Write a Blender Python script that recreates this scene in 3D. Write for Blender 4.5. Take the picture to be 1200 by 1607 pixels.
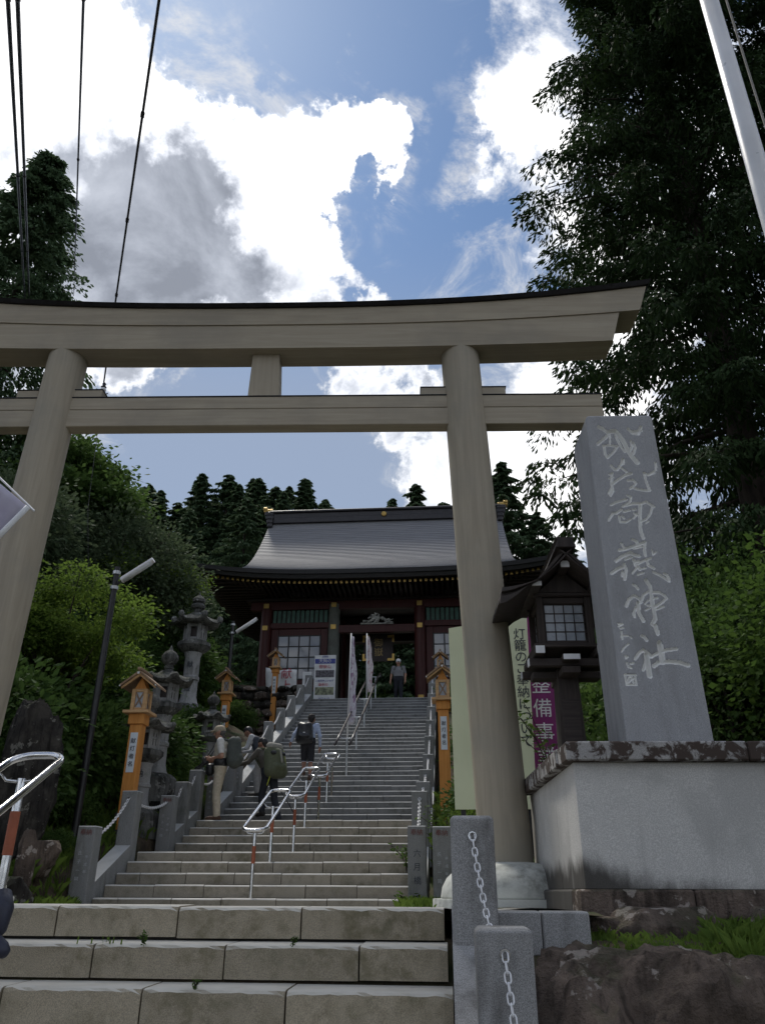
import bpy, bmesh, math, random
import numpy as np
from mathutils import Vector, Matrix, Euler
R = math.radians
random.seed(7); rng = np.random.default_rng(7)
for o in list(bpy.data.objects): bpy.data.objects.remove(o)
scene = bpy.context.scene
COL = scene.collection

# ------------------------------------------------------------------ camera
cam_d = bpy.data.cameras.new('camera'); cam = bpy.data.objects.new('camera', cam_d); COL.objects.link(cam)
scene.camera = cam
cam_d.sensor_fit = 'VERTICAL'; cam_d.sensor_height = 36.0; cam_d.lens = 1230.5 / 1607 * 36
cam_d.clip_start = 0.05; cam_d.clip_end = 3000
PITCH, ROLL, YAW = 0.45031, 0.00449, -0.0804
fw = Vector((math.sin(YAW)*math.cos(PITCH), math.cos(YAW)*math.cos(PITCH), math.sin(PITCH)))
rt = Vector((math.cos(YAW), -math.sin(YAW), 0)); up = rt.cross(fw)
r2 = math.cos(ROLL)*rt + math.sin(ROLL)*up; u2 = -math.sin(ROLL)*rt + math.cos(ROLL)*up
cam.matrix_world = Matrix(((r2.x, u2.x, -fw.x, 0), (r2.y, u2.y, -fw.y, 0), (r2.z, u2.z, -fw.z, 0.1938), (0, 0, 0, 1)))

# ------------------------------------------------------------------ sky and sun
SUN_EL, SUN_AZ = R(58), R(-32)          # azimuth from +Y (the way up the stairs) towards +X
w = bpy.data.worlds.new('World'); scene.world = w; w.use_nodes = True
w.cycles.sampling_method = 'MANUAL'; w.cycles.sample_map_resolution = 512
nt = w.node_tree; N = nt.nodes; L = nt.links
for n in list(N): N.remove(n)
def wn(t, **k):
    n = N.new(t)
    for a, b in k.items(): setattr(n, a, b)
    return n
def wmath(op, a, b=None, c=None, clamp=False):
    n = wn('ShaderNodeMath', operation=op, use_clamp=clamp)
    for i, v in enumerate((a, b, c)):
        if v is None: continue
        if isinstance(v, (int, float)): n.inputs[i].default_value = v
        else: L.new(v, n.inputs[i])
    return n.outputs[0]
tc = wn('ShaderNodeTexCoord')
nrm = wn('ShaderNodeVectorMath', operation='NORMALIZE'); L.new(tc.outputs['Generated'], nrm.inputs[0])
D = nrm.outputs[0]
sky = wn('ShaderNodeTexSky', sky_type='NISHITA'); sky.sun_disc = False
sky.sun_elevation = SUN_EL; sky.sun_rotation = SUN_AZ; sky.altitude = 900; sky.air_density = 1.0; sky.dust_density = 0.6; sky.ozone_density = 1.6
wnoise = wn('ShaderNodeTexNoise'); L.new(D, wnoise.inputs['Vector']); wnoise.inputs['Scale'].default_value = 4.6; wnoise.inputs['Detail'].default_value = 7; wnoise.inputs['Roughness'].default_value = 0.6
wsub = wn('ShaderNodeVectorMath', operation='SUBTRACT'); L.new(wnoise.outputs['Color'], wsub.inputs[0]); wsub.inputs[1].default_value = (.5, .5, .5)
wmul = wn('ShaderNodeVectorMath', operation='SCALE'); L.new(wsub.outputs[0], wmul.inputs[0]); wmul.inputs[3].default_value = 0.60
wadd = wn('ShaderNodeVectorMath', operation='ADD'); L.new(D, wadd.inputs[0]); L.new(wmul.outputs[0], wadd.inputs[1])
wnor = wn('ShaderNodeVectorMath', operation='NORMALIZE'); L.new(wadd.outputs[0], wnor.inputs[0]); DW = wnor.outputs[0]
def blob(v, rad, soft):                    # 1 inside a cone round direction v, falling to 0
    d = wn('ShaderNodeVectorMath', operation='DOT_PRODUCT'); L.new(DW, d.inputs[0]); d.inputs[1].default_value = Vector(v).normalized()
    m = wn('ShaderNodeMapRange', interpolation_type='SMOOTHSTEP'); L.new(d.outputs['Value'], m.inputs[0])
    m.inputs[1].default_value = math.cos(R(rad+soft)); m.inputs[2].default_value = math.cos(R(max(rad-soft, 0.0)))
    return m.outputs[0]
sep = wn('ShaderNodeSeparateXYZ'); L.new(D, sep.inputs[0])
den = wmath('ADD', wmath('MAXIMUM', sep.outputs[2], 0.0), 0.35)
uvx = wmath('DIVIDE', sep.outputs[0], den); uvy = wmath('DIVIDE', sep.outputs[1], den)
uv = wn('ShaderNodeCombineXYZ'); L.new(uvx, uv.inputs[0]); L.new(uvy, uv.inputs[1])
def noise(scale, detail, rough, dist=0.0, off=(0, 0, 0)):
    mp = wn('ShaderNodeMapping'); L.new(uv.outputs[0], mp.inputs[0]); mp.inputs['Location'].default_value = off
    n = wn('ShaderNodeTexNoise'); L.new(mp.outputs[0], n.inputs['Vector'])
    n.inputs['Scale'].default_value = scale; n.inputs['Detail'].default_value = detail; n.inputs['Roughness'].default_value = rough; n.inputs['Distortion'].default_value = dist
    return n.outputs[0]
COV= [((-0.4023, 0.5075, 0.762), 9, 6, 0.6),
    ((-0.3565, 0.6257, 0.6939), 9, 6, 0.6),
    ((-0.249, 0.5815, 0.7745), 6, 5, 0.4),
    ((-0.1734, 0.6469, 0.7426), 5, 4, 0.5),
    ((-0.1434, 0.7082, 0.6913), 5.5, 3.5, 1.0),
    ((-0.3244, 0.7096, 0.6255), 6, 3, 0.5),
    ((-0.3901, 0.6836, 0.6169), 7, 6, 0.4),
    ((0.1119, 0.5491, 0.8282), 4, 4, 0.4),
    ((0.0787, 0.6144, 0.7851), 3, 3, 0.22),
    ((0.0219, 0.593, 0.8049), 2.5, 2.5, 0.18),
    ((-0.0862, 0.8105, 0.5793), 2.2, 3, 0.95),
    ((0.1294, 0.8643, 0.4861), 5, 5, 0.7),
    ((-0.0216, 0.8687, 0.4948), 4, 4, 0.55),
    ((0.2257, 0.7483, 0.6238), 6, 6, 0.1),
    ((0.0559, 0.7217, 0.69), 2.5, 3, 0.15)]
HOLE= [((-0.2184, 0.4995, 0.8383), 6, 3, 1.4),
    ((-0.1009, 0.5334, 0.8398), 3, 2.5, 0.7),
    ((-0.0114, 0.5459, 0.8378), 5, 4, 0.45),
    ((0.0024, 0.7209, 0.693), 4.5, 4, 0.55),
    ((-0.0148, 0.6118, 0.7909), 3.2, 3, 0.5),
    ((0.0121, 0.6699, 0.7424), 3.5, 3, 0.4),
    ((-0.1388, 0.7367, 0.6618), 1.6, 1.5, 0.5),
    ((0.1498, 0.6328, 0.7597), 3, 3, 0.3),
    ((-0.2122, 0.8335, 0.5101), 8, 4, 0.8),
    ((-0.2842, 0.8585, 0.4268), 9, 6, 0.8),
    ((-0.3502, 0.7794, 0.5195), 5, 4, 0.5),
    ((0.0121, 0.8446, 0.5352), 5, 4, 0.5),
    ((-0.0414, 0.6827, 0.7295), 3, 3, 0.25)]
GRAY= [((-0.3279, 0.6541, 0.6816), 7, 6, 1.0),
    ((-0.393, 0.6091, 0.6889), 5, 5, 0.5),
    ((-0.2763, 0.6472, 0.7105), 3, 3, 0.4),
    ((-0.3166, 0.707, 0.6324), 6, 5, 0.8),
    ((-0.2254, 0.8093, 0.5424), 12, 8, 1.7),
    ((-0.3058, 0.8451, 0.4385), 10, 7, 1.6),
    ((-0.0275, 0.8349, 0.5498), 8, 6, 1.1),
    ((-0.4236, 0.6521, 0.6287), 7, 6, 0.7),
    ((-0.4048, 0.478, 0.7795), 8, 6, -1.2),
    ((-0.1448, 0.6564, 0.7404), 5, 5, -0.8),
    ((-0.2363, 0.5535, 0.7986), 5, 4, -0.6),
    ((0.1254, 0.5489, 0.8264), 5, 5, -0.8)]

def add_all(base, lst, sign=1):
    x = base
    for v, rad, soft, wt in lst: x = wmath('ADD', x, wmath('MULTIPLY', blob(v, rad, soft), sign*wt))
    return x
big = noise(1.5, 3, 0.5, 0.3, (3.1, 1.7, 0)); fine = noise(4.0, 12, 0.68, 0.6, (0.4, 5.2, 2.0))
field = wmath('ADD', wmath('MULTIPLY', wmath('SUBTRACT', big, 0.5), 0.9), wmath('MULTIPLY', wmath('SUBTRACT', fine, 0.5), 2.4))
field = wmath('ADD', field, 0.12)
field = add_all(add_all(field, COV), HOLE, -1)
def mrange(v, a, b, c=0.0, d=1.0, kind='SMOOTHSTEP'):
    m = wn('ShaderNodeMapRange', interpolation_type=kind); L.new(v, m.inputs[0])
    m.inputs[1].default_value = a; m.inputs[2].default_value = b; m.inputs[3].default_value = c; m.inputs[4].default_value = d
    return m.outputs[0]
wisps = wmath('MULTIPLY', mrange(noise(5.5, 10, 0.7, 1.4, (2.3, 8.1, 4.0)), 0.45, 0.72, 0.0, 0.8), mrange(field, -1.1, -0.2))
cover = wmath('MAXIMUM', mrange(field, -0.08, 0.62), wisps)
gfield = add_all(wmath('MULTIPLY', wmath('SUBTRACT', noise(2.3, 6, 0.55, 0.2, (7.0, 2.0, 1.0)), 0.5), 1.6), GRAY)
grayness = wmath('MULTIPLY', wmath('MULTIPLY', mrange(gfield, -0.35, 2.2), mrange(field, 0.05, 1.1)), mrange(noise(4.5, 7, 0.6, 0.4, (1.0, 3.0, 9.0)), 0.3, 0.7, 0.62, 1.05))
bright = mrange(grayness, 0.0, 1.0, 9.0, 1.9, 'LINEAR')
wisp = mrange(field, -0.05, 0.5, 0.55, 1.0)
ccol = wn('ShaderNodeMix', data_type='RGBA'); L.new(grayness, ccol.inputs[0])
ccol.inputs[6].default_value = (1.0, 0.995, 0.99, 1); ccol.inputs[7].default_value = (0.88, 0.96, 1.14, 1)
cb = wn('ShaderNodeVectorMath', operation='SCALE'); L.new(ccol.outputs[2], cb.inputs[0]); L.new(wmath('MULTIPLY', bright, wisp), cb.inputs[3])
# thin pale veil low over the hills, as in humid summer air
veil = mrange(sep.outputs[2], 0.74, 0.52, 0.0, 0.85)
vmix = wn('ShaderNodeMix', data_type='RGBA'); L.new(veil, vmix.inputs[0]); sks = wn('ShaderNodeVectorMath', operation='MULTIPLY'); L.new(sky.outputs[0], sks.inputs[0]); sks.inputs[1].default_value = (0.55, 0.645, 0.69); L.new(sks.outputs[0], vmix.inputs[6]); vmix.inputs[7].default_value = (1.95, 2.35, 3.1, 1)
cmix = wn('ShaderNodeMix', data_type='RGBA'); L.new(cover, cmix.inputs[0]); L.new(vmix.outputs[2], cmix.inputs[6]); L.new(cb.outputs[0], cmix.inputs[7])
bg = wn('ShaderNodeBackground'); bg.inputs[1].default_value = 0.1; L.new(cmix.outputs[2], bg.inputs[0])
wo = wn('ShaderNodeOutputWorld'); L.new(bg.outputs[0], wo.inputs[0])

sun_d = bpy.data.lights.new('sun', 'SUN'); sun = bpy.data.objects.new('sun', sun_d); COL.objects.link(sun)
sun_d.energy = 1.5; sun_d.angle = R(10); sun_d.color = (1.0, 0.95, 0.86)
sv = Vector((math.sin(SUN_AZ)*math.cos(SUN_EL), math.cos(SUN_AZ)*math.cos(SUN_EL), math.sin(SUN_EL)))
sun.rotation_euler = sv.to_track_quat('Z', 'Y').to_euler(); sun.location = sv*60

scene.view_settings.view_transform = 'Standard'; scene.view_settings.look = 'None'
scene.view_settings.exposure = 0.82; scene.view_settings.gamma = 1.0; scene.view_settings.use_curve_mapping = False
scene.render.engine = 'CYCLES'
scene.cycles.use_denoising = True; scene.cycles.denoiser = 'OPENIMAGEDENOISE'
scene.cycles.max_bounces = 6; scene.cycles.transparent_max_bounces = 8; scene.cycles.sample_clamp_indirect = 6
scene.cycles.use_adaptive_sampling = True; scene.cycles.adaptive_threshold = 0.02
# ------------------------------------------------------------------ helpers
def link(o, parent=None):
    COL.objects.link(o)
    if parent is not None: o.parent = parent
    return o
def tag(o, label=None, cat=None, group=None, kind=None):
    if label: o['label'] = label
    if cat: o['category'] = cat
    if group: o['group'] = group
    if kind: o['kind'] = kind
    return o
def empty(name, loc=(0, 0, 0), rz=0.0, label=None, cat=None, group=None, kind=None, parent=None, scale=1.0):
    o = bpy.data.objects.new(name, None); o.empty_display_size = 0.1
    link(o, parent); o.location = loc; o.rotation_euler = (0, 0, rz); o.scale = (scale,)*3
    return tag(o, label, cat, group, kind)
def copy_tree(o, parent=None):
    c = o.copy(); link(c); c.parent = parent
    for ch in list(o.children): copy_tree(ch, c)
    return c
class MB:
    """collects shapes; build() links them as one mesh object"""
    def __init__(s): s.v = []; s.f = []; s.m = []; s.mi = 0; s.M = None
    def add(s, vs, fs):
        b = len(s.v)
        if s.M is not None: vs = [tuple(s.M @ Vector(v)) for v in vs]
        s.v += [tuple(v) for v in vs]; s.f += [tuple(i+b for i in f) for f in fs]; s.m += [s.mi]*len(fs); return s
    def box(s, x0, x1, y0, y1, z0, z1, c=0.0, M=None):
        if c <= 0:
            vs = [(x, y, z) for z in (z0, z1) for y in (y0, y1) for x in (x0, x1)]
            fs = [(0, 2, 3, 1), (4, 5, 7, 6), (0, 1, 5, 4), (2, 6, 7, 3), (0, 4, 6, 2), (1, 3, 7, 5)]
        else:
            c = min(c, (x1-x0)*.45, (y1-y0)*.45, (z1-z0)*.45)
            lo = (x0, y0, z0); hi = (x1, y1, z1); vs = []; idx = {}
            for sx in (0, 1):
                for sy in (0, 1):
                    for sz in (0, 1):
                        for ax in range(3):
                            p = []
                            for a, sd in enumerate((sx, sy, sz)):
                                q = hi[a] if sd else lo[a]
                                if a != ax: q += -c if sd else c
                                p.append(q)
                            idx[(sx, sy, sz, ax)] = len(vs); vs.append(tuple(p))
            fs = []
            for ax in range(3):
                o1, o2 = [a for a in range(3) if a != ax]
                for sd in (0, 1):
                    q = []
                    for a, b in ((0, 0), (1, 0), (1, 1), (0, 1)):
                        k = [0, 0, 0]; k[ax] = sd; k[o1] = a; k[o2] = b; q.append(idx[(*k, ax)])
                    fs.append(q)
            for ax in range(3):
                o1, o2 = [a for a in range(3) if a != ax]
                for a in (0, 1):
                    for b in (0, 1):
                        k0 = [0, 0, 0]; k0[o1] = a; k0[o2] = b; k1 = list(k0); k1[ax] = 1
                        fs.append([idx[(*k0, o1)], idx[(*k1, o1)], idx[(*k1, o2)], idx[(*k0, o2)]])
            for k in [(a, b, d) for a in (0, 1) for b in (0, 1) for d in (0, 1)]:
                fs.append([idx[(*k, 0)], idx[(*k, 1)], idx[(*k, 2)]])
            ctr = Vector(((x0+x1)/2, (y0+y1)/2, (z0+z1)/2)); ff = []
            for f in fs:
                p = [Vector(vs[i]) for i in f]; n = (p[1]-p[0]).cross(p[2]-p[0])
                ff.append(f if n.dot(sum(p, Vector())/len(p)-ctr) > 0 else f[::-1])
            fs = ff
        if M is not None: vs = [tuple(M @ Vector(v)) for v in vs]
        return s.add(vs, fs)
    def tube(s, pts, rad, n=10, caps=True, closed=False):
        pts = [Vector(p) for p in pts]; k = len(pts)
        if not hasattr(rad, '__len__'): rad = [rad]*k
        rad = [float(q) for q in rad]; rings = []; prev = None
        for i, p in enumerate(pts):
            a = pts[(i-1) % k] if (i > 0 or closed) else p; b = pts[(i+1) % k] if (i < k-1 or closed) else p
            t = (b-a).normalized() if (b-a).length > 1e-9 else Vector((0, 0, 1))
            if prev is None:
                ref = Vector((0, 0, 1)) if abs(t.z) < .9 else Vector((1, 0, 0)); u = t.cross(ref).normalized()
            else:
                u = prev - t*prev.dot(t); u = u.normalized() if u.length > 1e-6 else t.orthogonal().normalized()
            prev = u; v = t.cross(u)
            rings.append([p + rad[i]*(math.cos(2*math.pi*j/n)*u + math.sin(2*math.pi*j/n)*v) for j in range(n)])
        vs = [q for r_ in rings for q in r_]; fs = []
        for i in range(k if closed else k-1):
            for j in range(n):
                a, b = i*n+j, i*n+(j+1) % n; c_, d = ((i+1) % k)*n+(j+1) % n, ((i+1) % k)*n+j
                fs.append((a, b, c_, d))
        if caps and not closed: fs.append(tuple(range(n))[::-1]); fs.append(tuple((k-1)*n+j for j in range(n)))
        return s.add(vs, fs)
    def lathe(s, prof, n=20, ctr=(0, 0, 0), sq=0.0, rot=0.0):
        vs = []; cx, cy, cz = ctr
        for r_, z in prof:
            for j in range(n):
                a = 2*math.pi*j/n+rot; vs.append((cx+r_*math.cos(a), cy+r_*math.sin(a), cz+z))
        fs = []
        for i in range(len(prof)-1):
            for j in range(n): fs.append((i*n+j, i*n+(j+1) % n, (i+1)*n+(j+1) % n, (i+1)*n+j))
        fs.append(tuple(range(n))[::-1]); fs.append(tuple((len(prof)-1)*n+j for j in range(n)))
        return s.add(vs, fs)
    def prism(s, poly, y0, y1, axis='y'):
        """poly: list of (a,b) ccw; extruded along axis"""
        k = len(poly)
        f = {'y': lambda a, b, c: (a, c, b), 'x': lambda a, b, c: (c, a, b), 'z': lambda a, b, c: (a, b, c)}[axis]
        vs = [f(a, b, y0) for a, b in poly]+[f(a, b, y1) for a, b in poly]
        fs = [tuple(range(k)), tuple(range(2*k-1, k-1, -1))]+[(i, i+k, (i+1) % k+k, (i+1) % k) for i in range(k)]
        return s.add(vs, fs)
    def grid(s, P):
        """P: 2-D list of points"""
        a, b = len(P), len(P[0])
        return s.add([p for r_ in P for p in r_], [(i*b+j, i*b+j+1, (i+1)*b+j+1, (i+1)*b+j) for i in range(a-1) for j in range(b-1)])
    def mesh(s, name, mats, smooth=False, fix=True):
        me = bpy.data.meshes.new(name); me.from_pydata(s.v, [], s.f)
        for m_ in (mats if isinstance(mats, (list, tuple)) else [mats]): me.materials.append(m_)
        if any(s.m): me.polygons.foreach_set('material_index', s.m)
        if fix:
            bm = bmesh.new(); bm.from_mesh(me); bmesh.ops.recalc_face_normals(bm, faces=bm.faces); bm.to_mesh(me); bm.free()
        if smooth == True: me.polygons.foreach_set('use_smooth', [True]*len(me.polygons))
        elif smooth:
            me.polygons.foreach_set('use_smooth', [True]*len(me.polygons)); me.set_sharp_from_angle(angle=R(smooth))
        me.update(); return me
    def build(s, name, mats, parent=None, smooth=False, loc=None, fix=True):
        o = bpy.data.objects.new(name, s.mesh(name, mats, smooth, fix)); link(o, parent)
        if loc is not None: o.location = loc
        return o
def put(name, me, parent=None, loc=(0, 0, 0), rot=(0, 0, 0), scale=(1, 1, 1)):
    o = bpy.data.objects.new(name, me); link(o, parent); o.location = loc; o.rotation_euler = rot; o.scale = scale; return o
def np_mesh(name, V, F, mats, mi=None, smooth=False):
    """V (n,3) float, F (m,k) int, all faces with k corners"""
    me = bpy.data.meshes.new(name); k = F.shape[1]
    me.vertices.add(len(V)); me.vertices.foreach_set('co', np.asarray(V, np.float32).ravel())
    me.loops.add(F.size); me.loops.foreach_set('vertex_index', F.astype(np.int32).ravel())
    me.polygons.add(len(F)); me.polygons.foreach_set('loop_start', np.arange(0, F.size, k, dtype=np.int32))
    for m_ in (mats if isinstance(mats, (list, tuple)) else [mats]): me.materials.append(m_)
    if mi is not None: me.polygons.foreach_set('material_index', np.asarray(mi, np.int32))
    me.polygons.foreach_set('use_smooth', np.full(len(F), smooth)); me.update(calc_edges=True); me.validate(); return me

# ------------------------------------------------------------------ materials
class NT:
    def __init__(s, name):
        s.mat = bpy.data.materials.new(name); s.mat.use_nodes = True; s.t = s.mat.node_tree; s.N = s.t.nodes; s.L = s.t.links
        s.p = s.N['Principled BSDF']; s.geo = None
    def n(s, t, **k):
        x = s.N.new(t)
        for a, b in k.items(): setattr(x, a, b)
        return x
    def put(s, sock, v):
        if isinstance(v, (int, float, tuple, list)): sock.default_value = v
        else: s.L.new(v, sock)
    def pos(s, obj=False, scale=(1, 1, 1), rot=(0, 0, 0)):
        src = s.n('ShaderNodeTexCoord').outputs['Object'] if obj else s.n('ShaderNodeNewGeometry').outputs['Position']
        mp = s.n('ShaderNodeMapping'); s.L.new(src, mp.inputs[0]); mp.inputs['Scale'].default_value = scale; mp.inputs['Rotation'].default_value = rot
        return mp.outputs[0]
    def noise(s, vec, scale, detail=4, rough=0.55, dist=0.0):
        x = s.n('ShaderNodeTexNoise'); s.L.new(vec, x.inputs['Vector'])
        for a, b in (('Scale', scale), ('Detail', detail), ('Roughness', rough), ('Distortion', dist)): x.inputs[a].default_value = b
        return x.outputs[0]
    def vor(s, vec, scale, feature='F1', out='Distance'):
        x = s.n('ShaderNodeTexVoronoi', feature=feature); s.L.new(vec, x.inputs['Vector']); x.inputs['Scale'].default_value = scale
        return x.outputs[out]
    def rng(s, v, a, b, c=0.0, d=1.0):
        x = s.n('ShaderNodeMapRange', interpolation_type='SMOOTHSTEP'); s.put(x.inputs[0], v)
        for i, q in enumerate((a, b, c, d)): x.inputs[i+1].default_value = q
        return x.outputs[0]
    def math(s, op, a, b=0.0):
        x = s.n('ShaderNodeMath', operation=op); s.put(x.inputs[0], a); s.put(x.inputs[1], b); return x.outputs[0]
    def mix(s, f, a, b, kind='MIX'):
        x = s.n('ShaderNodeMix', data_type='RGBA', blend_type=kind); s.put(x.inputs[0], f)
        for i, q in ((6, a), (7, b)): s.put(x.inputs[i], (*q, 1) if isinstance(q, tuple) and len(q) == 3 else q)
        return x.outputs[2]
    def bump(s, h, strength, dist):
        x = s.n('ShaderNodeBump'); x.inputs['Strength'].default_value = strength; x.inputs['Distance'].default_value = dist; s.L.new(h, x.inputs['Height'])
        s.L.new(x.outputs[0], s.p.inputs['Normal']); return x
    def rand(s, obj=True):
        return s.n('ShaderNodeObjectInfo').outputs['Random'] if obj else s.n('ShaderNodeNewGeometry').outputs['Random Per Island']
    def done(s, col=None, rough=None, metal=None, spec=None):
        if col is not None: s.put(s.p.inputs['Base Color'], (*col, 1) if isinstance(col, tuple) and len(col) == 3 else col)
        if rough is not None: s.put(s.p.inputs['Roughness'], rough)
        if metal is not None: s.put(s.p.inputs['Metallic'], metal)
        if spec is not None: s.put(s.p.inputs['Specular IOR Level'], spec)
        return s.mat
def plain(name, col, rough=0.6, metal=0.0, var=0.15, scale=6.0, obj=False):
    a = NT(name); v = a.pos(obj); n = a.noise(v, scale, 4)
    c = a.mix(a.rng(n, .3, .7), tuple(x*(1-var) for x in col), tuple(min(1, x*(1+var)) for x in col))
    r = a.rng(a.noise(v, scale*3, 3), .2, .8, max(rough-.1, .02), min(rough+.1, 1))
    return a.done(c, r, metal)
def granite(name, col, speck=0.35, dirt=(0.06, 0.055, 0.045), amount=0.5, rough=0.75, sscale=160.0, var=0.12, stain=1.3, streak=False, moss=None, lit_top=None):
    a = NT(name); v = a.pos(); ov = a.rand()
    base = a.mix(ov, tuple(x*(1-var) for x in col), tuple(x*(1+var) for x in col))
    s1 = a.rng(a.noise(v, sscale, 2, .6), .35, .65)
    base = a.mix(a.math('MULTIPLY', a.math('SUBTRACT', 1.0, s1), speck), base, (0.03, 0.03, 0.032))
    s2 = a.rng(a.noise(v, sscale*1.7, 1, .5), .62, .75)
    base = a.mix(a.math('MULTIPLY', s2, speck*.8), base, tuple(min(1, x*1.9) for x in col))
    vs = a.pos(scale=(1, 1, .3)) if streak else v
    d1 = a.rng(a.noise(vs, stain*1.6, 6, .62, .2), .40, .68)
    d2 = a.rng(a.noise(vs, stain*7, 5, .62), .32, .68)
    base = a.mix(a.math('MULTIPLY', a.math('MULTIPLY', d1, d2), amount), base, dirt)
    if moss is not None:
        base = a.mix(a.math('MULTIPLY', a.rng(a.noise(v, stain*2.2, 5, .65), .55, .72), moss), base, (0.035, 0.045, 0.015))
    if lit_top is not None:        # upward faces painted paler, imitating light caught from above
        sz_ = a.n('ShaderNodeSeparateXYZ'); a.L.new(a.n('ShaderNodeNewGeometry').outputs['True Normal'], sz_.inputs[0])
        base = a.mix(a.math('MULTIPLY', a.rng(sz_.outputs[2], .4, .65), a.rng(a.noise(v, 6, 4), .25, .6, .75, 1)), base, lit_top)
    a.bump(a.noise(v, sscale*.6, 3, .6), .25, .004)
    return a.done(base, a.rng(d2, 0, 1, rough, min(rough+.15, 1)), spec=0.35)
def rock(name, c1, c2, c3, sc=2.5, moss=0.35):
    a = NT(name); v = a.pos(); vz = a.pos(scale=(1, 1, .25))
    n1 = a.noise(v, sc, 8, .65, .3); n2 = a.noise(vz, sc*1.6, 6, .6)
    st = a.noise(a.pos(scale=(1, 1, .12)), sc*5, 5, .6)
    c = a.mix(a.rng(n1, .35, .65), c1, c2); c = a.mix(a.math('MULTIPLY', a.rng(n2, .45, .7), .8), c, tuple(x*.3 for x in c1)); c = a.mix(a.math('MULTIPLY', a.rng(st, .48, .66), .75), c, tuple(x*.3 for x in c1))
    lich = a.rng(a.noise(v, sc*2.2, 5, .62, .15), .585, .63)
    c = a.mix(a.math('MULTIPLY', lich, .8), c, c3)
    nz = a.n('ShaderNodeSeparateXYZ'); a.L.new(a.n('ShaderNodeNewGeometry').outputs['Normal'], nz.inputs[0])
    mo = a.math('MULTIPLY', a.rng(nz.outputs[2], .3, .85), a.rng(a.noise(v, sc*1.3, 5), .42, .62))
    c = a.mix(a.math('MULTIPLY', mo, moss), c, (0.03, 0.045, 0.012))
    a.bump(a.math('ADD', a.noise(v, sc*6, 8, .65), a.math('MULTIPLY', a.noise(v, sc*24, 5, .65), .35)), .9, .06)
    return a.done(c, .92, spec=.25)
def wood(name, c1, c2, axis='z', rough=.75, sc=1.0, weather=None, obj=True):
    a = NT(name); st = {'x': (.06, 1, 1), 'y': (1, .06, 1), 'z': (1, 1, .06)}[axis]
    v = a.pos(obj, tuple(q*sc for q in st)); vv = a.pos(obj)
    n = a.noise(v, 28, 6, .6, .8); n2 = a.noise(v, 7, 5, .6, .4)
    c = a.mix(a.rng(n, .3, .7), c1, c2); c = a.mix(a.math('MULTIPLY', a.rng(n2, .5, .75), .30), c, tuple(x*.6 for x in c1))
    kn = a.rng(a.vor(a.pos(obj, tuple(q*sc for q in {'x': (.35, 1, 1), 'y': (1, .35, 1), 'z': (1, 1, .35)}[axis])), 1.9), .028, .045, 1, 0)
    c = a.mix(a.math('MULTIPLY', kn, .6), c, tuple(x*.25 for x in c1))
    if weather is not None: c = a.mix(a.math('MULTIPLY', a.rng(a.noise(vv, 1.1, 6, .62), .42, .7), .6), c, weather)
    a.bump(n, .25, .004)
    return a.done(c, rough, spec=.3)
def leafmat(name, ca, cb, trans=0.35, rough=.55):
    a = NT(name); r_ = a.rand(False); v = a.pos()
    c = a.mix(r_, ca, cb); c = a.mix(a.math('MULTIPLY', a.rng(a.noise(v, .9, 3), .35, .7), .5), c, tuple(x*1.35 for x in cb))
    a.done(c, max(rough, .7), spec=.12)
    tr = a.n('ShaderNodeBsdfTranslucent'); a.L.new(a.mix(0.5, c, tuple(x*1.3 for x in cb), 'MIX'), tr.inputs[0])
    mx = a.n('ShaderNodeMixShader'); mx.inputs[0].default_value = trans
    a.L.new(a.p.outputs[0], mx.inputs[1]); a.L.new(tr.outputs[0], mx.inputs[2]); a.L.new(mx.outputs[0], a.N['Material Output'].inputs[0])
    return a.mat
def glass_like(name, col, rough=.08):
    a = NT(name); a.p.inputs['Coat Weight'].default_value = .5
    return a.done(col, rough, 0.0, .8)
M = {}
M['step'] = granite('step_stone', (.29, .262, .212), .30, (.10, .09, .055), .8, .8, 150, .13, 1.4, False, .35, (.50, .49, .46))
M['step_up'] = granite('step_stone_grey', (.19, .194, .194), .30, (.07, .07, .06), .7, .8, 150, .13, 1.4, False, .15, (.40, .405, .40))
M['mortar'] = plain('joint_mortar', (.05, .047, .042), .95)
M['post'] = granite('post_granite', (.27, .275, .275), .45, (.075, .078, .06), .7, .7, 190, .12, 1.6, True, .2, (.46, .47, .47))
M['post_near'] = granite('post_granite_near', (.36, .36, .36), .55, (.05, .045, .04), .8, .7, 210, .05, 1.1, True)
M['slab'] = granite('monument_granite', (.385, .39, .405), .45, (.17, .17, .17), .6, .6, 230, .03, 1.2, True)
M['slab_cut'] = granite('carved_granite', (.78, .78, .76), .12, (.3, .3, .3), .2, .9, 200, .03, 3)
M['wall_x'] = granite('platform_stone', (.42, .43, .44), .22, (.045, .04, .035), .75, .85, 140, .06, .75, True)
M['coping_x'] = granite('coping_stone', (.30, .28, .26), .25, (.03, .025, .022), 1.0, .9, 120, .1, 1.9, True)
M['kamebara'] = granite('mound_plaster', (.55, .56, .52), .08, (.12, .12, .10), .7, .85, 90, .02, 1.6)
M['oldstone'] = rock('old_lantern_stone', (.12, .12, .115), (.22, .22, .21), (.36, .36, .34), 3.0, .5)
M['lanternstone'] = granite('lantern_granite', (.33, .33, .33), .3, (.06, .06, .05), .8, .85, 120, .1, 2.2, True, .3)
M['rock'] = rock('boulder_rock', (.11, .085, .07), (.22, .17, .14), (.45, .40, .36), 2.4, .45)
M['rock2'] = rock('dark_wall_rock', (.035, .032, .03), (.085, .077, .068), (.24, .235, .21), 3.2, .5)
M['torii'] = wood('torii_cypress', (.31, .268, .205), (.375, .33, .255), 'x', .75, .55, (.25, .225, .185))
M['torii_z'] = wood('torii_cypress_pillar', (.30, .262, .202), (.365, .322, .25), 'z', .75, .55, (.26, .245, .205))
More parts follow.
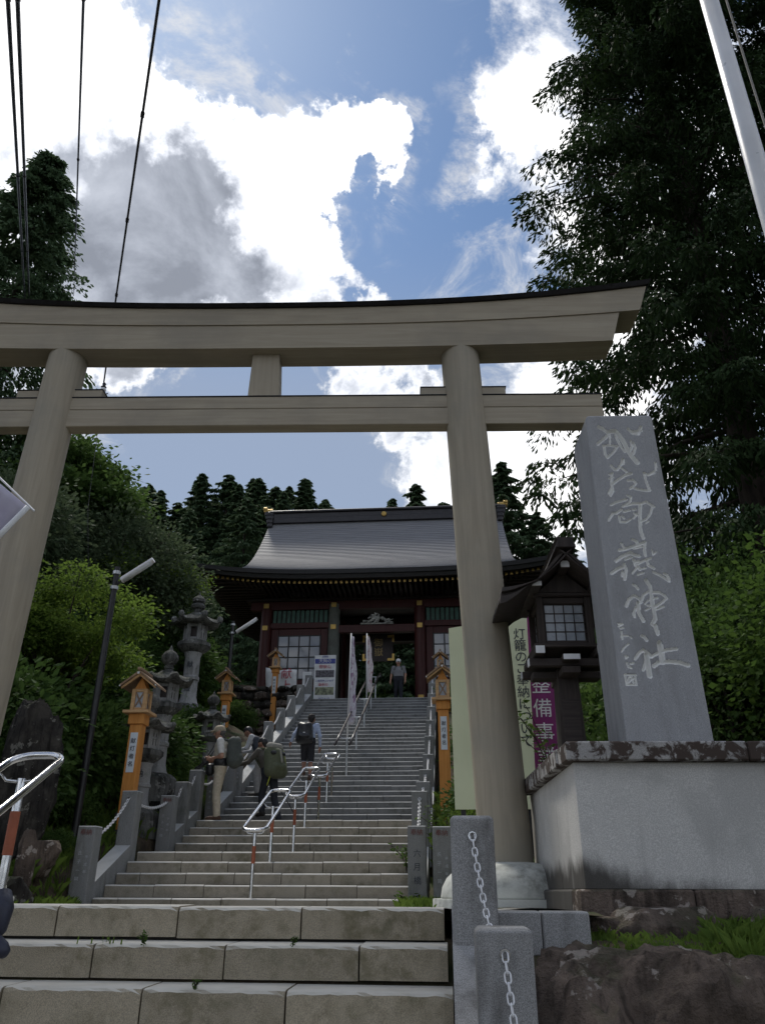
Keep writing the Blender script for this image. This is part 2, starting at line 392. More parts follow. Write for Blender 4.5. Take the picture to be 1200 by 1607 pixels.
M['blackmetal'] = plain('black_sheet_metal', (.02, .02, .024), .35, .6, .2)
M['paintblack'] = plain('black_painted_steel', (.012, .012, .014), .4)
M['darkwood'] = wood('dark_weathered_wood', (.034, .027, .025), (.06, .048, .043), 'z', .75, 1.2, (.055, .05, .048))
M['darkwood_x'] = wood('dark_weathered_wood_x', (.034, .027, .025), (.06, .048, .043), 'x', .75, 1.2, (.055, .05, .048))
M['whitecap'] = plain('white_painted_cap', (.68, .69, .70), .6, 0, .08)
M['paper'] = plain('lantern_paper_glass', (.30, .33, .37), .25, 0, .1)
M['orangewood'] = wood('fresh_cedar', (.50, .20, .042), (.62, .28, .07), 'z', .6, .8)
M['orangewood_l'] = wood('fresh_cedar_light', (.48, .29, .14), (.58, .38, .20), 'x', .65, 1.0)
M['shingle'] = wood('lantern_roof_board', (.20, .13, .085), (.32, .22, .14), 'y', .7, 1.0)
M['plate'] = plain('white_name_plate', (.60, .66, .72), .5, 0, .04)
M['ink'] = plain('dark_ink', (.02, .025, .04), .6)
M['redink'] = plain('dark_red_paint', (.13, .035, .03), .7)
M['steel'] = plain('polished_stainless', (.62, .62, .63), .16, 1.0, .06)
M['brownband'] = plain('brown_grip_tape', (.30, .085, .04), .65, 0, .12, 18)
M['chain'] = plain('white_plastic_chain', (.72, .72, .74), .45, 0, .05)
M['darkrail'] = plain('dark_coated_rail', (.045, .035, .033), .35)
M['palerail'] = plain('pale_steel_post', (.50, .52, .54), .35, .6)
M['flagpole'] = plain('white_flagpole_paint', (.62, .62, .63), .35, .2, .06, 2)
M['gate_red'] = wood('dark_red_lacquer', (.048, .011, .010), (.065, .015, .013), 'z', .5, .8)
M['gate_dark'] = plain('dark_gate_timber', (.020, .012, .011), .6)
M['gate_green'] = plain('verdigris_slat', (.05, .115, .09), .6)
M['gate_pillar'] = granite('grey_faded_pillar', (.13, .14, .125), .1, (.06, .05, .045), .5, .8, 60)
M['gold'] = plain('gilt_metal', (.45, .30, .09), .45, .7, .15)
M['carving'] = plain('white_carving', (.40, .40, .38), .7, 0, .25, 14)
M['window'] = glass_like('window_glass', (.17, .19, .225), .05)
M['wframe'] = plain('black_window_bar', (.012, .011, .011), .5)

def stained(name, col, dark, patch, zfade=None):
    a = NT(name); v = a.pos(); vz = a.pos(scale=(1, 1, .4))
    c = a.mix(a.rng(a.noise(v, 130, 2), .4, .65), tuple(x*.8 for x in col), tuple(x*1.1 for x in col))
    c = a.mix(a.math('MULTIPLY', a.rng(a.noise(v, 1.0, 6, .55, .3), .44, .56), .5), c, tuple(x*.62 for x in col))
    if patch: c = a.mix(a.rng(a.noise(v, 7.5, 6, .6, .5), *patch), dark, c)
    if zfade is not None:
        z_ = a.n('ShaderNodeSeparateXYZ'); a.L.new(v, z_.inputs[0]); g_ = a.math('ADD', a.math('SUBTRACT', z_.outputs[2], zfade), a.math('ADD', a.math('MULTIPLY', a.math('SUBTRACT', a.noise(vz, 2.4, 7, .6), .5), -.55), a.math('MULTIPLY', a.math('SUBTRACT', z_.outputs[0], 1.0), .17)))
        c = a.mix(a.math('MULTIPLY', a.rng(g_, .06, -.12), .92), c, dark)
        c = a.mix(a.math('MULTIPLY', a.rng(a.noise(a.pos(scale=(3, 3, .18)), 2.4, 5, .6), .55, .75), .35), c, tuple(x*.5 for x in col))
    a.bump(a.noise(v, 60, 4, .6), .3, .005); return a.done(c, .88, spec=.25)
M['wall'] = stained('platform_stone', (.54, .53, .51), (.035, .032, .028), None, .40)
M['coping'] = stained('coping_stone', (.36, .35, .34), (.060, .045, .038), (.50, .58))
# ------------------------------------------------------------------ terrain
LIPY = [11.29, 11.65, 12.01, 12.37, 12.73, 14.49, 14.85, 15.21, 15.58, 17.13, 17.49, 17.86, 18.22]+[18.87+.3613*i for i in range(26)]
LIPZ = [.1, .261, .415, .574, .722, .933, 1.081, 1.236, 1.388, 1.617, 1.768, 1.928, 2.091, 2.258, 2.418, 2.578, 2.738, 2.893, 3.06, 3.218, 3.382, 3.545, 3.712, 3.873, 4.036, 4.192, 4.37, 4.535, 4.705, 4.869, 5.046, 5.208, 5.376, 5.538, 5.707, 5.881, 6.047, 6.212, 6.388]
SXL, SXR = -4.76, -0.545                 # clear width of the stairs
FY, FT, FR, FZ = 5.33, .315, .1886, .105 # lower flight: front of its top step, tread, riser, height
def stair_z(y): return float(np.interp(y, [-50, 11.2]+LIPY+[44, 85, 140, 400], [-.075, -.075]+LIPZ+[6.39, 21, 26, 30]))
def ground_z(x, y):
    z = stair_z(y)
    if y < FY: z = -.08-min(1.4, (FY-y)*.62)
    if x < -5.05:                                    # bank on the left
        d = -5.05-x; k = min(1, max(0, (y-6.5)/3.0))
        lb = float(np.interp(y, [6, 9, 11.2, 13.2, 15, 18, 21, 23, 27.1, 27.35, 44, 85, 140, 400], [-.1, .15, .45, .95, 1.4, 2.4, 3.7, 4.2, 4.5, 6.4, 6.4, 21, 26, 30]))
        b = .48*min(max(0, d-.7), 9)+.12*max(0, d-9.7)
        z = z+(lb-z)*k*min(1, d/.15)+b*k*(1 if y < 27.2 else .6)
    elif x > -.28:
        d = x+.28; k = min(1, max(0, (y-9.0)/3.0))
        z = z+k*(.15*min(1, d/.3)+.30*min(max(0, d-2.0), 12))*(1 if y < 27 else .6)
    if SXL-.3 < x < SXR+.3 and y > 10.8: z -= .55 if y < 28.5 else .03
    return z
xs = sorted(set([-1500, -600, -250, -120, -80]+[round(v, 3) for v in np.arange(-60, -12, 1.5)]+[round(v, 3) for v in np.arange(-12, 10, .3)]+[-5.06, -5.04, -.29, -.27]+[round(v, 3) for v in np.arange(10, 60, 1.5)]+[80, 120, 250, 600, 1500]))
ys = sorted(set([-1500, -500, -150, -60, -25]+[round(v, 3) for v in np.arange(-12, 48, .5)]+[round(v, 3) for v in np.arange(48, 140, 4)]+[200, 400, 800, 1500]))
P = [[(x, y, ground_z(x, y)+(.06*math.sin(x*3.1+y*1.7)+.05*math.sin(y*4.3-x*2.2) if (x < -5.6 or x > .6) and y > 6 else 0)) for x in xs] for y in ys]
a = NT('soil_and_litter'); v = a.pos()
c = a.mix(a.rng(a.noise(v, 3.5, 7, .65), .35, .65), (.045, .035, .024), (.095, .075, .05))
c = a.mix(a.math('MULTIPLY', a.rng(a.noise(v, .9, 6, .6), .45, .62), .85), c, (.032, .05, .016))
a.bump(a.noise(v, 14, 7, .7), .6, .05); M['ground'] = a.done(c, .95, spec=.2)
g = MB(); g.grid(P); tag(g.build('ground', M['ground'], smooth=True), kind='structure')

# landing path between the two flights: weathered concrete
a = NT('worn_concrete'); v = a.pos()
c = a.mix(a.rng(a.noise(v, 2.2, 7, .65), .35, .65), (.24, .235, .22), (.38, .37, .34)); c = a.mix(a.math('MULTIPLY', a.rng(a.noise(v, 5, 6, .7), .5, .66), .8), c, (.06, .06, .045))
a.bump(a.noise(v, 30, 6, .65), .4, .01); M['concrete'] = a.done(c, .9)
g = MB(); g.grid([[(x, y, .092-(y-FY-.3)/(11.3-FY-.3)*.165+.010*math.sin(x*9+y*5)) for x in np.linspace(-5.1, .80, 40)] for y in np.linspace(FY+.28, 11.32, 24)])
tag(g.build('path', M['concrete'], smooth=True), kind='structure')
g = MB(); g.grid([[(x, y, 6.386 if y < 28.3 else 6.40) for x in np.linspace(-8.6, 4.2, 14)] for y in np.linspace(28.15, 42, 12)])
tag(g.build('forecourt', M['concrete'], smooth=True), kind='structure')

# ------------------------------------------------------------------ stone stairs, block by block
BM = {}
def near_block(parent, x0, x1, y0, y1, z0, z1, mat, c=.014):
    n = max(3, int((x1-x0)/.045)); j = random.uniform; w_ = x1-x0; D_ = y1-y0; H_ = z1-z0; rows = []
    for i in range(n+1):
        x = -w_/2+w_*i/n; e_ = .012*max(0, 1-min(i, n-i)/1.2); d1, d2, d3 = j(-.002, .006)+e_, j(-.001, .005)+e_*.5, j(-.002, .002)
        rows.append([(x, d3+e_*.6, -H_), (x, D_, -H_), (x, D_, 0), (x, c*2.0+d1, -.3*e_), (x, c*.7+d2, -c*.35-d2*.5), (x, d3+e_*.6, -c*1.15-d1)])
    m = MB(); vs = [p for r_ in rows for p in r_]; fs = [tuple(range(6)), tuple(n*6+k for k in range(5, -1, -1))]
    for i in range(n):
        for k in range(6): fs.append((i*6+k, (i+1)*6+k, (i+1)*6+(k+1) % 6, i*6+(k+1) % 6))
    m.add(vs, fs); o = m.build('stone_block', mat, parent); o.location = ((x0+x1)/2, y0+j(-.005, .005), z1+j(-.003, .003)); o.rotation_euler = (j(-.004, .004), j(-.003, .003), j(-.004, .004)); return o
def block(parent, x0, x1, y0, y1, z0, z1, mat, c=.012):
    key = (round(x1-x0, 2), round(y1-y0, 2), round(z1-z0, 3), mat.name, c)
    if key not in BM:
        b = MB(); b.prism([(0, -key[2]), (key[1], -key[2]), (key[1], 0), (c*2.0, 0), (c*.7, -c*.35), (0, -c*1.15)], -key[0]/2, key[0]/2, 'x'); BM[key] = b.mesh('stone_block', mat)
    j = random.uniform
    return put('stone_block', BM[key], parent, ((x0+x1)/2, y0+j(-.004, .004), z1+j(-.003, .003)), (j(-.004, .004), j(-.003, .003), j(-.003, .003)))
core = MB(); zb = -.075
for i, (y, z) in enumerate(zip(LIPY, LIPZ)):
    yn = LIPY[i+1] if i < 38 else 28.2
    zl = LIPZ[i-1] if i else -.073
    core.box(SXL-.02, SXR+.02, y+.05, yn+.10, zl-.5, z-.02)
    if yn-y > .45: core.box(SXL-.02, SXR+.02, y+.335, yn+.06, z-.2, z-.006)
stairs = core.build('stone_stairs', M['mortar']); tag(stairs, kind='structure')
off = 0
for i, (y, z) in enumerate(zip(LIPY, LIPZ)):
    zl = LIPZ[i-1] if i else -.2
    yn = LIPY[i+1] if i < 38 else y+.36
    mt = M['step'] if i < 9 else M['step_up']
    off = (off+random.choice([.22, .35, .47]))%.70
    x = SXL+.005; nxt = SXL+off if off > .2 else SXL+off+.7
    while x < SXR-.02:
        e = min(nxt, SXR)
        if SXR-e < .15: e = SXR
        block(stairs, x+.004, e-.004, y, y+min(yn-y+.04, .40), zl+.005, z, mt, .017)
        x = e; nxt = e+.70+random.choice([-.03, 0, .03])
low = MB()
for k in range(8):
    low.box(-5.6, -.05, FY-k*FT+.06, FY-k*FT+.5, FZ-(k+1)*FR-.15, FZ-k*FR-.03)
lstairs = low.build('stone_stairs', M['mortar']); tag(lstairs, kind='structure')
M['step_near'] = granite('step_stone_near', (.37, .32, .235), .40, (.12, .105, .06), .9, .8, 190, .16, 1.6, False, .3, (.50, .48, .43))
J0 = [(135, 337, 533), (215, 432, 636), (75, 308, 537)]
ends = [-.043, -.025, -.001, .02, .04, .06]
starts = [-2.463, -2.068, -2.397, -2.2, -2.5, -2.1]   # one joint on each row
for k in range(6):
    xr = ends[k]; js = []
    xj = starts[k]
    while xj > -5.5: xj -= .768
    x = -5.6
    cuts = [x]
    while xj < xr-.12: cuts.append(xj); xj += .768+random.uniform(-.006, .006)
    cuts.append(xr)
    for p, q in zip(cuts[:-1], cuts[1:]):
        if q-p > .05: near_block(lstairs, p+.005, q-.005, FY-k*FT, FY-k*FT+.36, FZ-(k+1)*FR+.016, FZ-k*FR, M['step_near'], .014)

# ------------------------------------------------------------------ side kerbs of the stairs
def kerb(side, ya, za, yb, zb):
    x0, x1 = (-5.0, -4.765) if side < 0 else (-.54, -.305)
    m = MB(); m.prism([(ya, za-.55), (yb, zb-.55), (yb, zb), (ya, za)], x0, x1, 'x')
    return m.build('stair_kerb', M['post'])
KERBS = [(11.3, .28, 12.5, .83), (14.4, 1.10, 15.8, 1.62), (17.1, 1.80, 18.35, 2.28), (18.9, 2.45, 28.0, 6.62)]
ORD = ['lowest', 'second', 'third', 'long upper']
for side, sn in ((-1, 'left'), (1, 'right')):
    for k, q in enumerate(KERBS):
        tag(kerb(side, *q), 'sloping grey granite kerb of the %s flight along the %s edge of the stairs' % (ORD[k], sn), 'kerb', 'granite kerbs of the stairs')
m = MB(); m.prism([(3.2, -1.6), (5.2, -.5), (5.2, .12), (4.95, .02), (3.2, -.98)], -.0, .20, 'x')
tag(m.build('stair_kerb', M['post_near']), 'sloping grey granite kerb at the right end of the nearest steps', 'kerb', 'granite kerbs of the stairs')

# ------------------------------------------------------------------ granite posts
def text_mesh(s, size, mat, vertical=False, depth=.002, gap=1.05, font_w=1.0):
    """flat lettering standing in the xz plane, facing -y, centred"""
    cu = bpy.data.curves.new('lettering', 'FONT'); cu.body = '\n'.join(s) if vertical else s
    cu.size = size; cu.align_x = 'CENTER'; cu.align_y = 'CENTER'; cu.extrude = depth; cu.space_line = gap; cu.resolution_u = 3
    if font_w: cu.offset = 0.0
    o = bpy.data.objects.new('lettering', cu); COL.objects.link(o)
    bpy.context.view_layer.update()
    me = bpy.data.meshes.new_from_object(o.evaluated_get(bpy.context.evaluated_depsgraph_get()))
    bpy.data.objects.remove(o); bpy.data.curves.remove(cu)
    me.transform(Matrix.Rotation(R(90), 4, 'X')); me.materials.clear(); me.materials.append(mat); return me
def lettering(parent, s, size, mat, loc, vertical=False, rz=0.0, name='character', gap=1.05):
    n = len(s)
    for k, ch in enumerate(s):
        key = ('T', ch, size, mat.name)
        if key not in BM: BM[key] = text_mesh(ch, size, mat)
        q = (k-(n-1)/2)*size
        put(name, BM[key], parent, (loc[0], loc[1], loc[2]-q*gap) if vertical else (loc[0]+q*.98, loc[1], loc[2]), (0, 0, rz))
M['posttext'] = plain('white_worn_carving', (.42, .44, .46), .8)
pm = MB(); pm.box(-.122, .122, -.122, .122, -.45, .9, .010); PM = pm.mesh('post', M['post'])
eye = MB(); eye.tube([(.022*math.cos(t), -.135, .022*math.sin(t)) for t in np.linspace(0, 2*math.pi, 9)[:-1]], .005, 5, closed=True); EYE = eye.mesh('chain_eye', M['steel'])
WORDS = ['一', '二', '三', '四', '五', '六', '七', '八', '九', '十', '十一', '十二', '十三', '十四']
NTH = ['first', 'second', 'third', 'fourth', 'fifth', 'sixth', 'seventh', 'eighth', 'ninth', 'tenth', 'eleventh', 'twelfth', 'thirteenth', 'fourteenth', 'fifteenth']
POSTS = {-1: [], 1: []}
def granite_post(x, y, ztop, label, text=False):
    root = empty('granite_post', (x, y, ztop-.9), 0, label, 'post', 'granite posts along the stairs')
    put('post', PM, root)
    if not text: put('chain_eye', EYE, root, (0, 0, .78))
    if text:
        lettering(root, '奉納', .085, M['redink'], (0, -.1235, .815))
        if text == 2: lettering(root, '六月橋', .10, M['ink'], (0, -.1235, .40), True, gap=1.6)
        else: lettering(root, '氏子一同', .055, M['posttext'], (-.04, -.1235, .40), True, gap=1.9); lettering(root, '平成年', .045, M['posttext'], (.055, -.1235, .42), True, gap=2.0)
    return root
LP = [(11.2, .975, 1), (12.55, 1.575, 0), (14.3, 1.69, 1), (15.0, 2.0, 0), (15.75, 2.31, 0), (17.0, 2.38, 1), (18.2, 2.92, 0), (18.75, 3.02, 1)]
RP = [(11.2, .97, 2), (12.5, 1.545, 0), (14.3, 1.895, 0), (15.9, 2.31, 0), (18.5, 2.99, 0)]
y = 20.3
while y < 28.2:
    zz_ = stair_z(y)+.83; LP.append((y, zz_, 0)); RP.append((y-.1, zz_-.03, 0)); y += 1.52
for side, lst, x, sn in ((-1, LP, -4.885, 'left'), (1, RP, -.424, 'right')):
    for i, (yy, zt, tx) in enumerate(lst):
        lab = 'square grey granite post, %s from the bottom along the %s side of the stairs' % (NTH[i], sn)
        if i == 0: lab = 'square granite post with red characters on top at the %s foot of the stairs' % sn
        granite_post(x+(.0 if side > 0 else 0), yy, zt, lab, tx); POSTS[side].append((x, yy, zt))
granite_post(-.10, 11.2, .962, 'granite post with red characters just right of the right foot post', 1)
# the two big near posts on the right, rounded heads
def near_post(x, y, ztop, wdt, label):
    root = empty('granite_post', (x, y, ztop-1.1), 0, label, 'post', 'granite posts along the stairs')
    m = MB(); m.box(-wdt/2, wdt/2, -wdt/2, wdt/2, 0, 1.1, .018); o = m.build('post', M['post_near'], root)
    b = o.modifiers.new('b', 'BEVEL'); b.width = .02; b.segments = 3; b.limit_method = 'NONE'
    put('chain_eye', EYE, root, (.0, -wdt/2+.125, 1.1-.11)); return root
near_post(.129, 4.92, .585, .245, 'tall speckled granite post with chain, right end of the nearest steps')
near_post(.238, 4.30, .043, .265, 'short speckled granite post with chain at the lower right, against the dark rock')

# chains
def link_mesh(L_, wdt, r_, n=4, seg=4):
    m = MB(); pts = []
    h = L_/2-wdt/2
    for t in np.linspace(-90, 90, seg+1): pts.append((wdt/2*math.cos(R(t)), 0, -h+0*t if False else 0))
    pts = [(wdt/2*math.cos(R(t)), 0, h+wdt/2*math.sin(R(t))) for t in np.linspace(0, 180, seg+1)]+[(wdt/2*math.cos(R(t)), 0, -h+wdt/2*math.sin(R(t))) for t in np.linspace(180, 360, seg+1)]
    m.tube(pts, r_, n, closed=True); return m
def chain(a, b, sag, label, parts=False, L_=.046, wdt=.026, r_=.0045, near=True):
    a, b = Vector(a), Vector(b)
    pts = []
    for t in np.linspace(0, 1, 160): p = a.lerp(b, t); p.z -= sag*4*t*(1-t); pts.append(p)
    pitch = L_-2.2*r_; acc = 0; out = [(pts[0], (pts[1]-pts[0]).normalized())]
    for p, q in zip(pts[:-1], pts[1:]):
        acc += (q-p).length
        if acc >= pitch: out.append((q, (q-p).normalized())); acc -= pitch
    base = link_mesh(L_, wdt, r_, 6 if parts else 4, 4 if parts else 3)
    if parts:
        root = empty('chain', a, 0, label, 'chain', 'white chains between the posts'); me = base.mesh('link', M['chain'], True)
        for k, (p, d) in enumerate(out):
            q = d.to_track_quat('Z', 'Y').to_matrix().to_4x4() @ Matrix.Rotation(R(90*(k % 2)+20), 4, 'Z')
            put('link', me, root, p-a, q.to_euler())
        return root
    m = MB()
    for k, (p, d) in enumerate(out):
        m.M = Matrix.Translation(p) @ d.to_track_quat('Z', 'Y').to_matrix().to_4x4() @ Matrix.Rotation(R(90*(k % 2)+20), 4, 'Z')
        m.add(base.v, base.f)
    return tag(m.build('chain', M['chain'], smooth=True), label, 'chain', 'white chains between the posts')
for side, sn in ((-1, 'left'), (1, 'right')):
    ps = POSTS[side]
    for i in range(len(ps)-1):
        (x0, y0, z0), (x1, y1, z1) = ps[i], ps[i+1]
        if y1-y0 < .65: continue
        chain((x1, y1-.13, z1-.12), (x0, y0+.13, z0-.12), .10, 'thin white chain above the %s granite post on the %s of the stairs' % (NTH[i], sn), L_=.062, wdt=.036, r_=.0072)
chain((.129, 4.787, .47), (.215, 4.44, -.07), .07, 'white link chain hanging down the tall near granite post', True, .052, .027, .0042)
chain((.238, 4.155, -.075), (.29, 3.8, -.75), .05, 'white link chain hanging down the short near granite post', True, .052, .027, .0042)
# ------------------------------------------------------------------ torii
T = empty('torii_gate', (-2.27, 8.345, 0), R(3.4), 'large unpainted wooden torii with black capped top beam spanning the stairs', 'torii')
def pillar(xb, xt, sgn):
    m = MB(); n = 40
    prof = [(.30, .262), (.9, .262), (2.5, .259), (4.5, .254), (6.2, .248), (6.60, .247)]
    vs = []; fs = []
    for z, r_ in prof:
        cx = xb+(xt-xb)*(z-.3)/6.3
        for j in range(n): vs.append((cx+r_*math.cos(2*math.pi*j/n), r_*math.sin(2*math.pi*j/n), z))
    for i in range(len(prof)-1):
        for j in range(n): fs.append((i*n+j, i*n+(j+1) % n, (i+1)*n+(j+1) % n, (i+1)*n+j))
    m.add(vs, fs); return m.build('pillar', M['torii_z'], T, smooth=True)
pillar(2.835, 2.605, 1); pillar(-2.79, -2.605, -1)
def zc(x, base, rise): return base+rise*(abs(x)/5.09)**2.5
def curved_beam(name, xe0, xe1, zb, zt, rb, rt_, y0, y1, mat, slant=0.0, parent=T, n=48):
    """xe0 half length at bottom, xe1 at top"""
    m = MB(); rows = []
    for i in range(n+1):
        t = -1+2*i/n
        xb, xt = t*xe0, t*xe1
        rows.append([(xb, y0, zc(xb, zb, rb)), (xb, y1, zc(xb, zb, rb)), (xt, y1+slant, zc(xt, zt, rt_)), (xt, y0-slant, zc(xt, zt, rt_))])
    vs = [p for r_ in rows for p in r_]; fs = [(0, 1, 2, 3), tuple(n*4+k for k in (3, 2, 1, 0))]
    for i in range(n):
        for k in range(4): fs.append((i*4+k, (i+1)*4+k, (i+1)*4+(k+1) % 4, i*4+(k+1) % 4))
    m.add(vs, fs); return m.build(name, mat, parent, smooth=25)
curved_beam('lower_lintel', 4.57, 4.70, 6.545, 6.902, .10, .20, -.245, .165, M['torii'], .012)
curved_beam('upper_lintel', 4.97, 5.10, 6.905, 7.155, .20, .32, -.275, .195, M['torii'], .02)
curved_beam('roof_cap', 5.12, 5.16, 7.158, 7.20, .32, .335, -.33, .25, M['blackmetal'], .03)
# tie beam of two boards with a fine seam
def tie(name, z0, z1): m = MB(); m.box(-4.36, 4.36, -.10, .095, z0, z1, .008); return m.build(name, M['torii'], T)
tie('tie_beam', 5.46, 5.705); tie('tie_beam', 5.709, 5.89)
m = MB(); m.box(-4.37, 4.37, -.11, .105, 5.892, 5.90); m.build('beam_flashing', M['blackmetal'], T)
for x0, x1 in ((2.08, 2.42), (2.86, 3.16), (-2.42, -2.03), (-3.14, -2.86)):
    m = MB(); s_ = 1 if x0 > 0 else -1
    m.box(x0, x1, -.085, .08, 5.902, 6.02, .006); m.build('wedge', M['torii'], T)
    m = MB(); m.box(x0-.01, x1+.01, -.095, .09, 6.021, 6.029); m.build('wedge_flashing', M['blackmetal'], T)
m = MB(); m.prism([(-.135, 5.901), (.265, 5.901), (.235, 6.55), (-.115, 6.55)], -.11, .11); m.build('strut', M['torii_z'], T)
# rounded plaster mounds round the feet of the pillars
def mound(xc, label):
    o = empty('pillar_mound', (0, 0, 0), 0, label, 'base stone', 'mounds at the feet of the torii')
    wx = -2.27+xc*math.cos(R(3.4)); wy = 8.345+xc*math.sin(R(3.4)); o.location = (wx, wy, -.05)
    m = MB(); m.lathe([(.74, 0), (.74, .17), (.735, .18)], 48, ); m.build('plinth', M['kamebara'], o, smooth=30)
    m = MB(); m.lathe([(.66, .182), (.66, .20), (.645, .28), (.60, .36), (.52, .43), (.42, .475), (.26, .50)], 48); m.build('dome', M['kamebara'], o, smooth=True)
mound(2.835, 'pale rounded mound at the foot of the right torii pillar')
mound(-2.79, 'pale rounded mound at the foot of the left torii pillar')

# ------------------------------------------------------------------ stone platform and monument on the right
A_M = R(2.85)
PF = empty('stone_platform', (.957, 6.3, -.0), A_M, 'pale stone platform with dark stained coping under the inscribed monument', 'platform')
WL, WD = 4.2, 2.35
m = MB(); m.box(.03, WL, .03, WD, -.4, 1.08); m.build('core', M['mortar'], PF)
for x0, x1 in ((0.0, 2.2), (2.21, WL)):
    m = MB(); m.box(x0, x1, -.0, .06, .213, 1.084, .004); m.build('panel', M['wall'], PF)
for y0, y1 in ((.061, .9), (.91, 1.75), (1.76, WD)):
    m = MB(); m.box(-.0, .06, y0, y1, .213, 1.084, .004); m.build('panel', M['wall'], PF)
for x0, x1 in ((-.06, 1.3), (1.306, 2.7), (2.706, WL)):
    m = MB(); m.box(x0, x1, -.075, .30, 1.086, 1.229, .012); m.build('coping_stone', M['coping'], PF)
for y0, y1 in ((.306, .9), (.906, 1.7), (1.706, WD)):
    m = MB(); m.box(-.075, .24, y0, y1, 1.086, 1.229, .012); m.build('coping_stone', M['coping'], PF)
for x0, x1 in ((-.05, .75), (.76, 1.7), (1.71, 2.7), (2.71, WL)):
    m = MB(); m.box(x0, x1, -.045, .3, .02, .212, .015); m.build('plinth_stone', M['rock'], PF)
m = MB(); m.box(-.045, .02, .305, WD, .02, .212, .015); m.build('plinth_stone', M['wall'], PF)
m = MB(); m.box(.23, WL, .29, WD, 1.0, 1.213); m.build('fill', M['ground'], PF)

